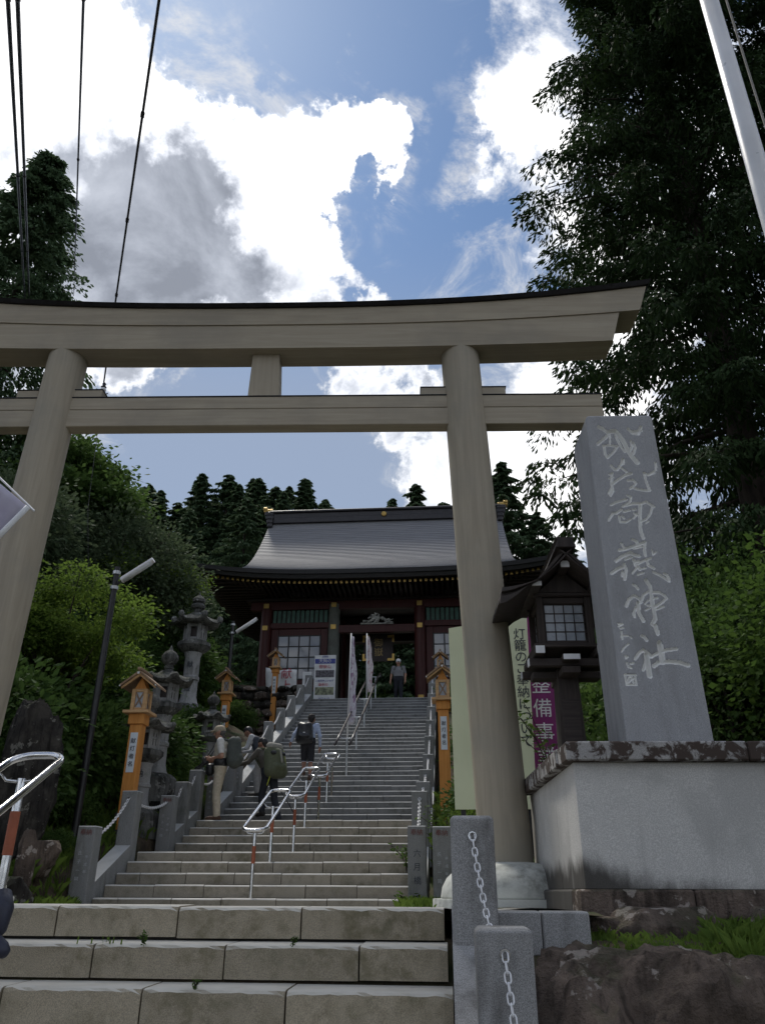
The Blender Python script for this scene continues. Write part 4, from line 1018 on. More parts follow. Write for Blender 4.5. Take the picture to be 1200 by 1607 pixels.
# ------------------------------------------------------------------ orange cedar lanterns
def cedar_lantern(loc, s, h, label, rz=0.0, wpost=.27):
    o = empty('cedar_lantern', loc, rz, label, 'lantern', 'cedar lanterns along the stairs')
    def pt(name, mat, *bs, c=.006, par=None):
        m = MB()
        for b in bs: m.box(*[q*s if i < 4 else q for i, q in enumerate(b)], c)
        return m.build(name, mat, par or o)
    hp = h-.86*s
    w_ = wpost/2
    pt('foot', M['paintblack'], (-w_-.01, w_+.01, -w_-.01, w_+.01, -.5, .04)); pt('post', M['orangewood'], (-w_, w_, -w_, w_, .041, hp))
    pt('collar', M['orangewood'], (-w_-.03, w_+.03, -w_-.03, w_+.03, hp+.002, hp+.16*s)); pt('shelf', M['orangewood_l'], (-w_-.11, w_+.11, -w_-.11, w_+.11, hp+.162*s, hp+.205*s))
    b0, b1 = hp+.207*s, hp+.55*s
    pt('lamp_core', M['paper'], (-w_+.0, w_, -w_, w_, b0, b1-.002), c=.002)
    for x in (-1, 1):
        for y in (-1, 1): pt('corner_post', M['orangewood_l'], (x*w_-.03, x*w_+.03, y*w_-.03, y*w_+.03, b0, b1))
    for ax in range(4):
        f_ = empty('lattice', (0, 0, 0), R(90*ax), parent=o)
        pt('rail', M['orangewood_l'], (-w_+.031, w_-.031, -w_-.022, -w_+.0, b0, b0+.05*s), par=f_); pt('rail', M['orangewood_l'], (-w_+.031, w_-.031, -w_-.022, -w_+.0, b1-.05*s, b1), par=f_)
        m = MB(); L_ = math.hypot(2*w_*s-.06*s, b1-b0-.1*s)/2; an = math.atan2(b1-b0-.1*s, 2*w_*s-.06*s)
        for sg in (1, -1):
            m.M = Matrix.Translation((0, -w_*s-.006*s*(1 if sg > 0 else 1.6), (b0+b1)/2)) @ Matrix.Rotation(-sg*an, 4, 'Y'); m.box(-L_, L_, -.004*s, .004*s, -.012*s, .012*s)
        m.build('cross_slat', M['shingle'], f_)
    ev = b1+.02*s
    m = MB(); m.prism([(-w_*s, b1+.002), (w_*s, b1+.002), (0, b1+.2*s)], -w_*s, w_*s); m.build('gable', M['orangewood'], o)
    for sg in (-1, 1):
        m = MB(); dx2, dz2 = (w_+.20)*s, .22*s
        p0 = (0, b1+.235*s); p1 = (sg*dx2, b1+.235*s-dz2)
        m.prism([p0, p1, (p1[0], p1[1]+.035*s), (0, p0[1]+.04*s)], -(w_+.15)*s, (w_+.15)*s); m.build('roof_board', M['shingle'], o)
        m = MB(); m.prism([(0, p0[1]-.045*s), (p1[0]*.93, p1[1]-.03*s), (p1[0]*.93, p1[1]-.002*s), (0, p0[1]-.002*s)], -(w_+.12)*s, -(w_+.09)*s); m.build('verge_board', M['orangewood_l'], o)
        m = MB(); m.lathe([(.0, 0), (.012*s, 0), (.012*s, .02*s), (0, .02*s)], 8, (p1[0]*.98, -(w_+.155)*s, p1[1])); m.build('white_stud', M['whitecap'], o)
    m = MB(); m.box(-.03*s, .03*s, -(w_+.18)*s, (w_+.18)*s, b1+.265*s, b1+.31*s, .006); m.build('ridge_beam', M['shingle'], o)
    m = MB(); m.box(-.016*s, .016*s, -(w_+.195)*s, -(w_+.181)*s, b1+.20*s, b1+.235*s); m.build('white_stud', M['whitecap'], o)
    pz = hp-.10*s; m = MB(); m.box(-.058*s, .058*s, -w_*s-.012, -w_*s-.002, pz-.62*s, pz-.03); m.build('name_plate', M['plate'], o)
    lettering(o, '献灯者名', .085*s, M['ink'], (0, -w_*s-.016, pz-.33*s), True, gap=1.35)
    return o
cedar_lantern((-5.205, 13.2, 1.02), 1.08, 2.62, 'orange cedar lantern on tall post, nearest on the left of the stairs', 0.0, .19)
cedar_lantern((-.045, 15.9, 1.25), 1.08, 3.13, 'orange cedar lantern on tall post, nearest on the right of the stairs', 0.0, .20)
cedar_lantern((-6.46, 22.9, 4.0), 1.1, 2.18, 'small orange cedar lantern behind the man in the tan cap, beside the bushes', 0.0, .19)
cedar_lantern((-5.93, 27.0, 5.0), 1.0, 2.95, 'slender orange cedar lantern in front of the left gate window', 0.0, .18)
cedar_lantern((-.13, 27.8, 5.9), 1.0, 2.12, 'small far orange cedar lantern seen above the nearest right one', 0.0, .18)

# ------------------------------------------------------------------ old stone lanterns
def stone_lantern(loc, s, label, style=0, text=None, seed=1):
    o = empty('stone_lantern', loc, 0, label, 'stone lantern', 'stone lanterns on the left bank', scale=s)
    old, st = M['oldstone'], M['lanternstone']
    m = MB(); m.lathe([(.42, -.3), (.42, .14), (.36, .2), (.30, .24)], 6, rot=.3); m.build('base', old, o)
    sh = 1.15 if style != 1 else .85
    m = MB()
    prof = [(.235, .24), (.20, .30), (.17, .42), (.165, .24+sh*.45), (.19, .24+sh*.47), (.19, .24+sh*.53), (.165, .24+sh*.55), (.165, .24+sh*.92), (.20, .24+sh)]
    m.lathe(prof, 24); m.build('shaft', st, o, smooth=35)
    z = .24+sh
    m = MB(); m.lathe([(.20, z+.002), (.30, z+.07), (.37, z+.14), (.37, z+.22), (.30, z+.26)], 6 if style != 2 else 24, rot=.1); m.build('platform', old, o, smooth=40)
    z += .262; hb = .38
    m = MB()
    for k in range(6):
        a_ = k*math.pi/3+.1; m.M = Matrix.Translation((.225*math.cos(a_), .225*math.sin(a_), z)) @ Matrix.Rotation(a_, 4, 'Z'); m.box(-.035, .035, -.035, .035, 0, hb)
    m.M = None; m.lathe([(.24, 0), (.24, .07)], 6, (0, 0, z), rot=.1); m.lathe([(.24, hb-.07), (.24, hb)], 6, (0, 0, z), rot=.1); m.build('light_box', st, o)
    m = MB(); m.lathe([(.15, 0.07), (.15, hb-.07)], 6, (0, 0, z), rot=.1); m.build('light_chamber', M['gate_dark'], o)
    for k in (0, 2, 3, 5):
        fr = MB(); a_ = (k+.5)*math.pi/3+.1; fr.M = Matrix.Translation((.195*math.cos(a_), .195*math.sin(a_), z)) @ Matrix.Rotation(a_, 4, 'Z')
        for q in range(3): fr.box(-.012, .012, -.09+q*.075, -.045+q*.075, .07, hb-.07)
        fr.box(-.010, .010, -.1, .12, .2, .24); fr.build('lattice_panel', st, o)
    z += hb+.002
    # roof: six curled corners
    m = MB(); rows = []; n = 36
    for r_, zz_, cu in ((.05, .34, 0), (.16, .27, 0), (.27, .19, .0), (.38, .12, .03), (.47, .07, .09), (.50, .02, .10), (.44, -.02, .05), (.25, -.005, 0)):
        ring_ = []
        for j in range(n+1):
            a_ = 2*math.pi*j/n; c6 = max(0, math.cos(3*(a_-.1)))**2*(0 if style == 3 else 1) if True else 0
            c6 = abs(math.cos(3*(a_-.1)))**5*(1 if style != 2 else .6)
            rr = r_*(1+.12*c6*(r_ > .3)); ring_.append((rr*math.cos(a_), rr*math.sin(a_), z+zz_+cu*c6*1.3))
        rows.append(ring_)
    m.grid(rows); m.build('roof', old, o, smooth=50)
    if style == 2:
        m = MB()
        for k in range(6):
            a_ = k*math.pi/3+.1; m.lathe([(0, 0), (.06, .03), (.075, .09), (.05, .15), (0, .17)], 8, (.52*math.cos(a_), .52*math.sin(a_), z+.06))
        m.build('corner_scrolls', old, o, smooth=True)
    z += .33
    m = MB()
    if style == 2: m.lathe([(.09, 0), (.09, .05), (.15, .08), (.17, .13), (.13, .18), (.08, .20), (.14, .23), (.15, .29), (.10, .35), (.03, .40), (.0, .50)], 18, (0, 0, z))
    else: m.lathe([(.10, 0), (.10, .06), (.07, .08), (.14, .13), (.18, .21), (.17, .29), (.12, .36), (.05, .41), (.02, .48), (0, .54)], 18, (0, 0, z))
    m.build('finial', old, o, smooth=40)
    if text:
        for k, ch in enumerate(text): lettering(o, ch, .15, M['redink'] if text == '金' else M['ink'], (.01, -.172, .24+sh*(.74-.46*k)))
    return o
stone_lantern((-6.98, 21.0, 4.42), 1.25, 'tall pale round stone lantern with black characters, highest on the left bank', 2, '献燈')
stone_lantern((-5.52, 15.2, 1.95), .95, 'mossy stone lantern with pointed jewel finial behind the nearest cedar lantern', 0, '金')
stone_lantern((-5.40, 14.2, 1.25), .90, 'squat stone lantern partly hidden behind the nearest cedar lantern post', 1, '納')
stone_lantern((-5.55, 18.6, 2.42), .82, 'dark mossy stone lantern behind the man in the tan cap', 1)

# ------------------------------------------------------------------ stainless loop handrails down the middle
def loop_rail(pa, pb, label, hw_=.16, feet=None, r_=.024, band=True, rpost=.025, ext=.16):
    """loop of tube in the sloping plane; pa lower end, pb upper end (x, y, z of the rail), feet: list of (y, zfoot)"""
    o = empty('loop_handrail', (pa[0], pa[1], feet[0][1]), 0, label, 'handrail', 'loop handrails on the stairs'); org = Vector(o.location)
    a, b = Vector(pa), Vector(pb); d = (b-a).normalized(); m = MB(); pts = []
    rc = hw_*.75
    def arc(c, s0, s1, sg):
        for t in np.linspace(s0, s1, 6): pts.append(c+Vector((math.cos(t)*rc, 0, 0))+d*math.sin(t)*rc)
    xo = hw_-rc
    for t in np.linspace(-90, 0, 6): pts.append(a+Vector((xo+rc*math.cos(R(t)), 0, 0))+d*(rc*math.sin(R(t))+rc))
    for t in np.linspace(0, 90, 6): pts.append(b+Vector((xo+rc*math.cos(R(t)), 0, 0))+d*(rc*math.sin(R(t))-rc))
    for t in np.linspace(90, 180, 6): pts.append(b+Vector((-xo+rc*math.cos(R(t)), 0, 0))+d*(rc*math.sin(R(t))-rc))
    for t in np.linspace(180, 270, 6): pts.append(a+Vector((-xo+rc*math.cos(R(t)), 0, 0))+d*(rc*math.sin(R(t))+rc))
    m.tube([p-org for p in pts], r_, 12, closed=True); m.build('rail_loop', M['steel'], o, smooth=True)
    for (y, zf) in feet:
        t = (y-a.y)/(b.y-a.y) if abs(b.y-a.y) > 1e-6 else 0; zr_ = a.z+(b.z-a.z)*t; x = a.x
        zt = zr_-.07; h_ = zt-zf; m = MB(); m.tube([(x-org.x, y-org.y, zf-org.z), (x-org.x, y-org.y, zt-org.z)], rpost, 12); p_ = m.build('post', M['steel'], o, smooth=30)
        m = MB(); m.lathe([(rpost+.002, 0), (rpost+.002, h_*.27)], 14, (x-org.x, y-org.y, zf-org.z+h_*.52)); m.build('brown_band', M['brownband'], p_, smooth=30)
        m = MB()
        for sg in (-1, 1): m.tube([(x-org.x, y-org.y, zt-.02-org.z), (x-org.x+sg*hw_*.6, y-org.y, zt-.01-org.z), (x-org.x+sg*hw_, y-org.y, zr_-r_*.6-org.z)], .009, 8)
        m.build('bracket', M['steel'], p_, smooth=True)
    return o
RX = -2.65
loop_rail((RX, 11.30, .93), (RX, 13.05, 1.64), 'lowest stainless loop handrail on the main stairs', feet=[(11.42, .1), (12.5, .574)])
loop_rail((RX, 14.15, 1.66), (RX, 15.95, 2.37), 'second stainless loop handrail up the main stairs', feet=[(14.32, .722), (15.35, 1.236)])
loop_rail((RX, 16.75, 2.32), (RX, 18.55, 3.04), 'third stainless loop handrail up the main stairs', feet=[(16.95, 1.388), (18.02, 1.928)])
o = empty('handrail_end', (RX, 18.75, 2.09), 0, 'short curved stainless handrail end above the third loop', 'handrail', 'loop handrails on the stairs')
m = MB(); m.tube([(-.16, .02, .95), (-.13, -.03, .87), (-.05, -.05, .85), (.05, -.05, .85), (.13, -.03, .87), (.16, .02, .95)], .021, 10); m.build('rail', M['steel'], o, smooth=True)
m = MB(); m.tube([(0, 0, 0), (0, -.03, .84)], .023, 12); p_ = m.build('post', M['steel'], o, smooth=30); m = MB(); m.lathe([(.026, .36), (.026, .58)], 14); m.build('brown_band', M['brownband'], p_, smooth=30)
loop_rail((-2.56, 3.35, .02), (-2.535, 4.93, .955), 'large stainless loop handrail at the left edge on the nearest steps', hw_=.165, feet=[(4.78, -.09), (3.6, -.9)], r_=.0235, rpost=.027)
# dark double handrail on the upper flight
UH = empty('stair_handrail', (RX+.15, 19.2, 2.4), 0, 'long dark double handrail with pale posts up the upper flight', 'handrail'); og = Vector(UH.location)
for dx3 in (-.18, .18):
    m = MB(); m.tube([Vector((RX+.15+dx3, y, stair_z(y)+.82+.1))-og for y in np.linspace(19.3, 28.1, 10)]+[Vector((RX+.15+dx3, 28.35, stair_z(28)+.86))-og], .03, 10); m.build('rail', M['darkrail'], UH, smooth=True)
for y in (20.2, 22.3, 24.4, 26.5, 28.2):
    z0 = stair_z(y-.12)-.02; z1 = stair_z(y)+.84
    m = MB(); m.tube([Vector((RX+.15, y, z0))-og, Vector((RX+.15, y, z1-.03))-og], .024, 10); p_ = m.build('post', M['palerail'], UH, smooth=30)
    m = MB(); m.tube([Vector((RX-.03, y, z1+.04))-og, Vector((RX+.02, y, z1-.02))-og, Vector((RX+.28, y, z1-.02))-og, Vector((RX+.33, y, z1+.04))-og], .016, 8); m.build('yoke', M['palerail'], p_, smooth=True)
o = UH

# unidentified dark thing, modelled as a bundle, at the foot of the near rail post
m = MB(); m.tube([(-2.52, 4.74, .17), (-2.485, 4.70, .10), (-2.49, 4.69, .0), (-2.51, 4.69, -.06)], [.05, .062, .055, .03], 14)
m.tube([(-2.54, 4.69, .0), (-2.48, 4.67, -.05), (-2.425, 4.65, -.09), (-2.40, 4.64, -.115), (-2.39, 4.635, -.13)], [.03, .035, .042, .038, .018], 14)
M['navy'] = plain('navy_cloth', (.015, .018, .035), .55, 0, .2, 20)
tag(m.build('navy_object', M['navy'], smooth=True), 'unidentified dark navy object shaped as a cloth bundle at the foot of the nearest handrail post, left edge', 'bundle')

# ------------------------------------------------------------------ black street lamps with tube lights
def street_lamp(x, y, z0, z1, p0, p1, label, r_=.055):
    o = empty('street_lamp', (x, y, z0), 0, label, 'lamp post', 'black lamp posts on the left bank')
    m = MB(); m.tube([(0, 0, -.4), (0, 0, (z1-z0)*.5), (0, 0, z1-z0)], [r_*1.05, r_, r_*.9], 12); m.build('pole', M['paintblack'], o, smooth=40)
    for dz_ in (.42, .14): m = MB(); m.lathe([(r_*1.27, (z1-z0)-dz_), (r_*1.27, (z1-z0)-dz_+.06)], 12); m.build('clamp', M['palerail'], o, smooth=30)
    a, b = Vector(p0)-Vector((x, y, z0)), Vector(p1)-Vector((x, y, z0)); d = (b-a).normalized()
    m = MB(); m.tube([(0, 0, a.z-.12), a, a+d*.05], .018, 8); m.build('arm', M['paintblack'], o)
    m = MB(); m.tube([a, b], [.058, .052], 12); h_ = m.build('lamp_head', M['flagpole'], o, smooth=40)
    m = MB(); n_ = Vector((.12, -.2, -1)).normalized()*.03; m.tube([a+d*.04+n_, b-d*.04+n_], .042, 10); m.build('diffuser', M['lampglass'], h_, smooth=True)
M['lampglass'] = plain('lamp_diffuser', (.52, .54, .55), .25)
street_lamp(-5.695, 12.5, 1.3, 5.33, (-5.56, 12.45, 5.06), (-5.02, 12.4, 5.41), 'tall black lamp post with white tube light before the bright green maple')
street_lamp(-6.77, 24.0, 4.6, 8.05, (-6.62, 23.95, 7.68), (-5.97, 23.9, 8.10), 'black lamp post with white tube light below the left gate eave', .06)

# ------------------------------------------------------------------ signs and flags by the gate
M['poster'] = None
a = NT('printed_poster'); v = a.pos(True)
br = a.vor(a.pos(True, (4, 1, 9)), 1.6, 'F1', 'Color'); base = a.mix(a.rng(a.noise(a.pos(True, (2.5, 1, 7)), 1.4, 3), .5, .53), (.66, .68, .72), a.mix(.55, br, (.2, .25, .4))); M['poster'] = a.done(base, .5)
SB = empty('sign_board', (-4.62, 29.9, 6.4), 0, 'white standing signboard with blue, red and photo prints left of the gate opening', 'sign')
m = MB(); m.box(-.42, .42, -.03, .03, .05, 2.12, .01); m.build('board', M['whitecap'], SB)
M['blueprint'] = plain('blue_print', (.04, .06, .30), .5); M['redprint'] = plain('red_print', (.42, .03, .06), .5); M['photo_dark'] = plain('photo_print_dark', (.06, .055, .07), .4, 0, .8, 14); M['photo_green'] = plain('photo_print_green', (.20, .22, .13), .4, 0, .7, 9); M['mauve'] = plain('mauve_print', (.25, .15, .33), .5)
for nm, mt, x0, x1, z0, z1 in (('header', 'blueprint', -.40, .40, 1.78, 1.97), ('photo', 'photo_dark', -.36, .36, 1.24, 1.52), ('photo', 'photo_green', -.36, .36, .56, .86), ('footer', 'mauve', -.41, .41, .06, .13)):
    m = MB(); m.box(x0, x1, -.036, -.031, z0, z1); m.build(nm, M[mt], SB)
lettering(SB, '天狗の', .17, M['notice_w'], (0, -.04, 1.875)); lettering(SB, '御嶽山', .16, M['redprint'], (0, -.04, 1.65)); lettering(SB, '御朱印', .13, M['redprint'], (-.05, -.04, .95)); lettering(SB, 'ご案内申上げます', .09, M['blueprint'], (0, -.04, 1.10)); lettering(SB, '毎日九時', .11, M['blueprint'], (0, -.04, .40)); lettering(SB, '拝観', .10, M['ink'], (0, -.04, .24)); lettering(SB, '武蔵国', .08, M['blueprint'], (0, -.04, 2.05))
SB2 = empty('sign_board', (-5.28, 29.7, 6.4), 0, 'narrow plain white board standing just left of the printed signboard', 'sign')
m = MB(); m.box(-.17, .17, -.03, .03, .05, 1.42, .01); m.build('board', M['whitecap'], SB2)
for z in (.25, .45, .65): lettering(SB2, '奉納', .11, M['blueprint'], (0, -.036, z))
BN = empty('banner', (-5.95, 28.2, 6.2), 0, 'white banner with red characters behind the left posts near the gate', 'banner')
m = MB(); rows = []
for i in range(9):
    t = i/8; rows.append([(-.62+.2*t*t+(1.18-.2*t*t)*u, .05*math.sin(5*u+3*t), 1.30-1.3*t+.12*(1-u)*(1-t)) for u in np.linspace(0, 1, 9)])
m.grid(rows); o = m.build('cloth', M['whitecap'], BN, smooth=True); sm = o.modifiers.new('s', 'SOLIDIFY'); sm.thickness = .01
lettering(BN, '献上', .42, M['redprint'], (.18, -.08, .92), True)
lettering(BN, '山上', .20, M['blueprint'], (-.05, -.08, .35), True)
def nobori(x, y, z, h, label, col, lean=0.0, seed=0, top=.34):
    o = empty('nobori_flag', (x, y, z), 0, label, 'flag', 'nobori flags on the stairs')
    m = MB(); m.tube([(0, 0, 0), (lean, 0, h)], .022, 8); m.build('pole', M['flagpole'], o, smooth=True)
    m = MB(); rows = []
    for i in range(25):
        t = i/24; zz_ = h-.08-t*(h-.75); wv = .62*(.10+.22*math.sin(min(t*1.5, 1)*math.pi/2))*(1-.25*math.sin(t*7+seed)**2)
        rows.append([(lean*(zz_/h)+.03+wv*u, .07*math.sin(7*t+5*u+seed)*u+.05*u, zz_-.06*u*math.sin(4*t+seed)) for u in np.linspace(0, 1, 7)])
    m.grid(rows); c_ = m.build('cloth', col, o, smooth=True); sm = c_.modifiers.new('s', 'SOLIDIFY'); sm.thickness = .006
a = NT('mauve_printed_cloth'); n1 = a.noise(a.pos(True, (5, 5, 2)), 3.0, 4, .6, .8); c = a.mix(a.rng(n1, .52, .60), (.56, .54, .60), (.28, .18, .28)); M['nobori1'] = a.done(c, .8)
a = NT('pink_printed_cloth'); n1 = a.noise(a.pos(True, (5, 5, 2)), 2.6, 4, .6, .8); c = a.mix(a.rng(n1, .52, .60), (.60, .55, .57), (.36, .18, .20)); M['nobori2'] = a.done(c, .8)
nobori(-2.78, 22.45, 3.75, 3.35, 'pale mauve nobori flag on thin pole, left of the two on the stairs', M['nobori1'], .06, 0.4)
nobori(-2.62, 26.3, 5.55, 2.72, 'pale pink nobori flag on thin pole, right of the two on the stairs', M['nobori2'], -.02, 2.1)
# ------------------------------------------------------------------ rocks
from mathutils import noise as mnoise
def rock_mesh(seed, size, mat, sub=3, nplanes=9, rough=.10, flat=None):
    rg = np.random.default_rng(seed); bm = bmesh.new(); bmesh.ops.create_icosphere(bm, subdivisions=sub, radius=1.0)
    pn = rg.normal(size=(nplanes, 3)); pn /= np.linalg.norm(pn, axis=1)[:, None]; pd = rg.uniform(.62, .92, nplanes)
    if flat: pn = np.vstack([pn, [(0, 0, 1), (0, 0, -1), (0, -1, 0), (1, 0, 0), (-1, 0, 0), (0, 1, 0)]]); pd = np.concatenate([pd, np.array([.7]*6)*flat])
    off = Vector(rg.uniform(-50, 50, 3))
    for v in bm.verts:
        d = np.array(v.co.normalized()); dots = pn @ d
        r_ = min(1.0, float(np.min(np.where(dots > .05, pd/np.maximum(dots, .05), 9))))
        p = Vector(d*r_); r_ *= 1+rough*mnoise.fractal(p*2.3+off, .55, 2.1, 8)
        v.co = Vector((d[0]*r_*size[0], d[1]*r_*size[1], d[2]*r_*size[2]))
    me = bpy.data.meshes.new('rock'); bm.to_mesh(me); bm.free(); me.materials.append(mat)
    me.polygons.foreach_set('use_smooth', [True]*len(me.polygons)); me.set_sharp_from_angle(angle=R(38)); return me
def boulder(loc, size, seed, label, mat='rock', rot=(0, 0, 0), sub=4, flat=None, rough=.10, name='boulder', group=None, planes=9):
    o = put(name, rock_mesh(seed, size, M[mat], sub, planes, rough, flat), None, loc, rot); return tag(o, label, 'rock', group)
boulder((1.02, 4.86, -.71), (.86, .58, .80), 21, 'large dark streaked rock behind the short granite post, lower right corner', flat=1.08, sub=6, rough=.085)
boulder((1.95, 4.75, -.90), (.62, .60, .80), 33, 'broken brown rock with pale lichen at the lower right corner', flat=1.0, sub=6, rough=.10)
boulder((.62, 4.75, -.84), (.34, .46, .86), 35, 'dark wet rock face just behind the short granite post', flat=1.1, sub=4)
boulder((1.46, 6.02, -.08), (.52, .30, .24), 41, 'long brown boulder under the left end of the stone platform', flat=1.05)
boulder((2.18, 6.0, -.07), (.40, .30, .25), 43, 'mossy boulder under the stone platform at the right edge', flat=1.0)
boulder((.98, 6.05, -.10), (.26, .22, .2), 45, 'small dark boulder at the corner of the stone platform', flat=1.0)
# kerb blocks continuing the landing edge to the right
for k, (x0, x1) in enumerate(((.27, .530), (.536, .815))):
    m = MB(); m.box(x0, x1, 5.33, 5.58, -.15, .088, .010); tag(m.build('kerb_block', M['post_near']), ('left' if k == 0 else 'right')+' of the two granite kerb blocks between tall post and platform', 'kerb', 'granite kerb blocks by the platform')
m = MB(); m.box(.03, .26, 5.12, 5.9, -.3, .085, .01); tag(m.build('kerb_block', M['step_near']), 'stone kerb block behind the tall near granite post', 'kerb', 'granite kerb blocks by the platform')
m = MB(); m.grid([[(x, y, -.14+.10*(y-5.6)+.012*math.sin(9*x+7*y)) for x in np.linspace(.82, 6, 30)] for y in np.linspace(5.15, 6.7, 14)]); m.grid([[(x, y, .06+.01*math.sin(9*x+7*y)) for x in np.linspace(.26, .98, 10)] for y in np.linspace(5.56, 7.9, 12)])
tag(m.build('soil_bank', M['ground'], smooth=True), kind='structure')
# standing stone and rocks on the left
boulder((-5.62, 10.5, 1.45), (.46, .28, 1.20), 52, 'tall pointed dark standing stone on the left bank', 'rock2', (0, .05, .3), 5, None, .09, 'standing_stone')
boulder((-4.98, 9.75, .48), (.13, .10, .46), 53, 'narrow lichen-covered stone slab in front of the standing stone', 'rock', (0, .04, .2), 4, 1.1, .06, 'stone_slab')
boulder((-5.52, 9.4, .10), (.40, .34, .40), 54, 'dark mossy rock below the standing stone, at the far left', 'rock2', (0, 0, .5), 4, 1.0)
boulder((-4.92, 9.35, .06), (.34, .30, .36), 55, 'dark cracked rock between the standing stone and the left foot post', 'rock2', (0, 0, .2), 4, 1.0)
boulder((-5.30, 10.6, .55), (.35, .30, .30), 57, 'small brown rock behind the left foot post', 'rock', (0, 0, .8), 4, 1.0)
boulder((-5.55, 15.2, 1.55), (.50, .45, .50), 58, 'dark rock pedestal under the stone lantern with jewel finial', 'rock2', (0, 0, .3), 4, 1.05)
boulder((-5.45, 16.6, 1.75), (.30, .28, .35), 59, 'mossy rock between the stone lanterns', 'rock2', (0, 0, .3), 4, 1.0)
# dry-stone retaining wall below the gate, stone by stone
RW = empty('stone_retaining_wall', (-7.0, 26.95, 4.2), R(-2), 'rough dry-stone retaining wall below the left side of the gate', 'wall')
m = MB(); m.box(-3.2, 1.9, .22, .8, -.5, 2.35); m.build('fill', M['mortar'], RW)
RM = [rock_mesh(70+k, (1, 1, 1), M['rock'] if k % 3 else M['rock2'], 2, 10, .10, 1.02) for k in range(6)]
z = .0; row = 0
while z < 2.3:
    h_ = random.uniform(.22, .34); x = -3.1+random.uniform(0, .2)
    while x < 1.8:
        w_ = random.uniform(.28, .52); put('stone', RM[random.randrange(6)], RW, (x+w_/2, .18+random.uniform(-.05, .05), z+h_/2), (random.uniform(-.15, .15), random.uniform(-.2, .2), random.uniform(-.2, .2)), (w_*.60, .30, h_*.66)); x += w_
    z += h_*.95; row += 1

# ------------------------------------------------------------------ flagpole, flag, overhead wires
FP = empty('flagpole', (2.83, 5.05, 0), 0, 'white painted flagpole crossing the upper right corner', 'flagpole')
m = MB(); m.tube([(0, 0, -.1), (0, 0, 6), (0, 0, 11)], [.10, .085, .075], 20); m.build('pole', M['flagpole'], FP, smooth=True)
M['rope'] = plain('grey_rope', (.25, .24, .22), .9); m = MB(); m.tube([(.19, -.02, 1), (.16, -.02, 6), (.14, -.02, 11)], .010, 6); m.build('rope', M['rope'], FP)
FL = empty('hanging_flag', (-3.32, 5.0, 3.0), 0, 'pale mauve flag with white emblem hanging from a rod at the left edge', 'flag')
m = MB(); m.tube([(-.9, 0, .78), (.0, 0, .01), (.335, 0, -.285)], .008, 8); m.build('rod', M['flagpole'], FL)
a = NT('mauve_flag_cloth'); n1 = a.noise(a.pos(True), 3, 3); c = a.mix(a.rng(n1, .3, .7), (.36, .33, .44), (.50, .48, .58)); M['flagcloth'] = a.done(c, .8)
m = MB(); rows = []
for i in range(13):
    t = i/12; rows.append([(.30*u-.9*(1-u)-.34*t*1.0, -.02+.03*math.sin(6*u+4*t), -.262*u+.76*(1-u)-.42*t-.03*math.sin(3*u)) for u in np.linspace(0, 1, 15)])
m.grid(rows); o = m.build('cloth', M['flagcloth'], FL, smooth=True); sm = o.modifiers.new('s', 'SOLIDIFY'); sm.thickness = .006
m = MB(); m.tube([(.30, -.03, -.262), (.13, -.03, -.49), (-.04, -.03, -.69)], .02, 8); m.build('hem', M['whitecap'], FL, smooth=True)
m = MB()
for k in range(5): an = 2*math.pi*k/5; m.M = Matrix.Translation((-.13+.055*math.cos(an), -.075, -.36+.055*math.sin(an))) @ Matrix.Rotation(R(90), 4, 'X'); m.lathe([(.05, -.004), (.05, .004)], 14)
m.build('emblem', M['whitecap'], FL)
M['wire'] = plain('black_cable', (.012, .012, .013), .5)
WR = [((-4.58, 5, 9.05), (-15.24, 22, 19.91), 'leftmost overhead power cable'), ((-4.466, 5, 9.037), (-15.07, 22, 19.9), 'overhead power cable close beside the leftmost one'),
      ((-3.70, 5, 8.94), (-13.6, 22, 21.36), 'middle overhead power cable'), ((-2.84, 5, 8.83), (-7.39, 14, 10.42), 'rightmost overhead power cable running down to the insulator')]
for k, (p, q, lb) in enumerate(WR):
    m = MB(); p, q = Vector(p), Vector(q); pts = []
    for t in np.linspace(-.25, 1 if k == 3 else 1.35, 40): w_ = p.lerp(q, t); pts.append(w_)
    m.tube(pts, .026 if k < 2 else .017, 6)
    for j in range(6, 40, 7): m.tube([pts[j], pts[j]+(pts[j]-pts[j-1]).normalized()*.09], .034 if k < 2 else .026, 6)
    tag(m.build('power_cable', M['wire'], smooth=True), lb+(' crossing the sky' if k else ' crossing the upper left sky'), 'cable', 'overhead power cables')
IN = empty('insulator', (-7.37, 14, 10.02), 0, 'dark ribbed insulator with white ring hanging beside the left torii pillar', 'insulator')
m = MB(); m.lathe([(.02, 0), (.05, .06), (.03, .09), (.06, .13), (.03, .16)], 12); m.lathe([(.03, .235), (.065, .27), (.03, .30), (.045, .35), (.012, .40)], 12); m.build('ribbed_body', M['wire'], IN, smooth=True)
m = MB(); m.lathe([(.055, .162), (.06, .2), (.055, .233)], 12); m.build('white_ring', M['whitecap'], IN, smooth=True)
m = MB(); m.tube([(0, 0, .02), (-.25, .1, .08), (-.7, .3, .16)], .02, 6); m.tube([(0, 0, .02), (.12, 0, .10)], .012, 6); m.tube([(0, 0, 0), (-.1, .5, -2.5), (.05, 1.2, -5.0)], .006, 5); m.build('drop_wire', M['wire'], IN)
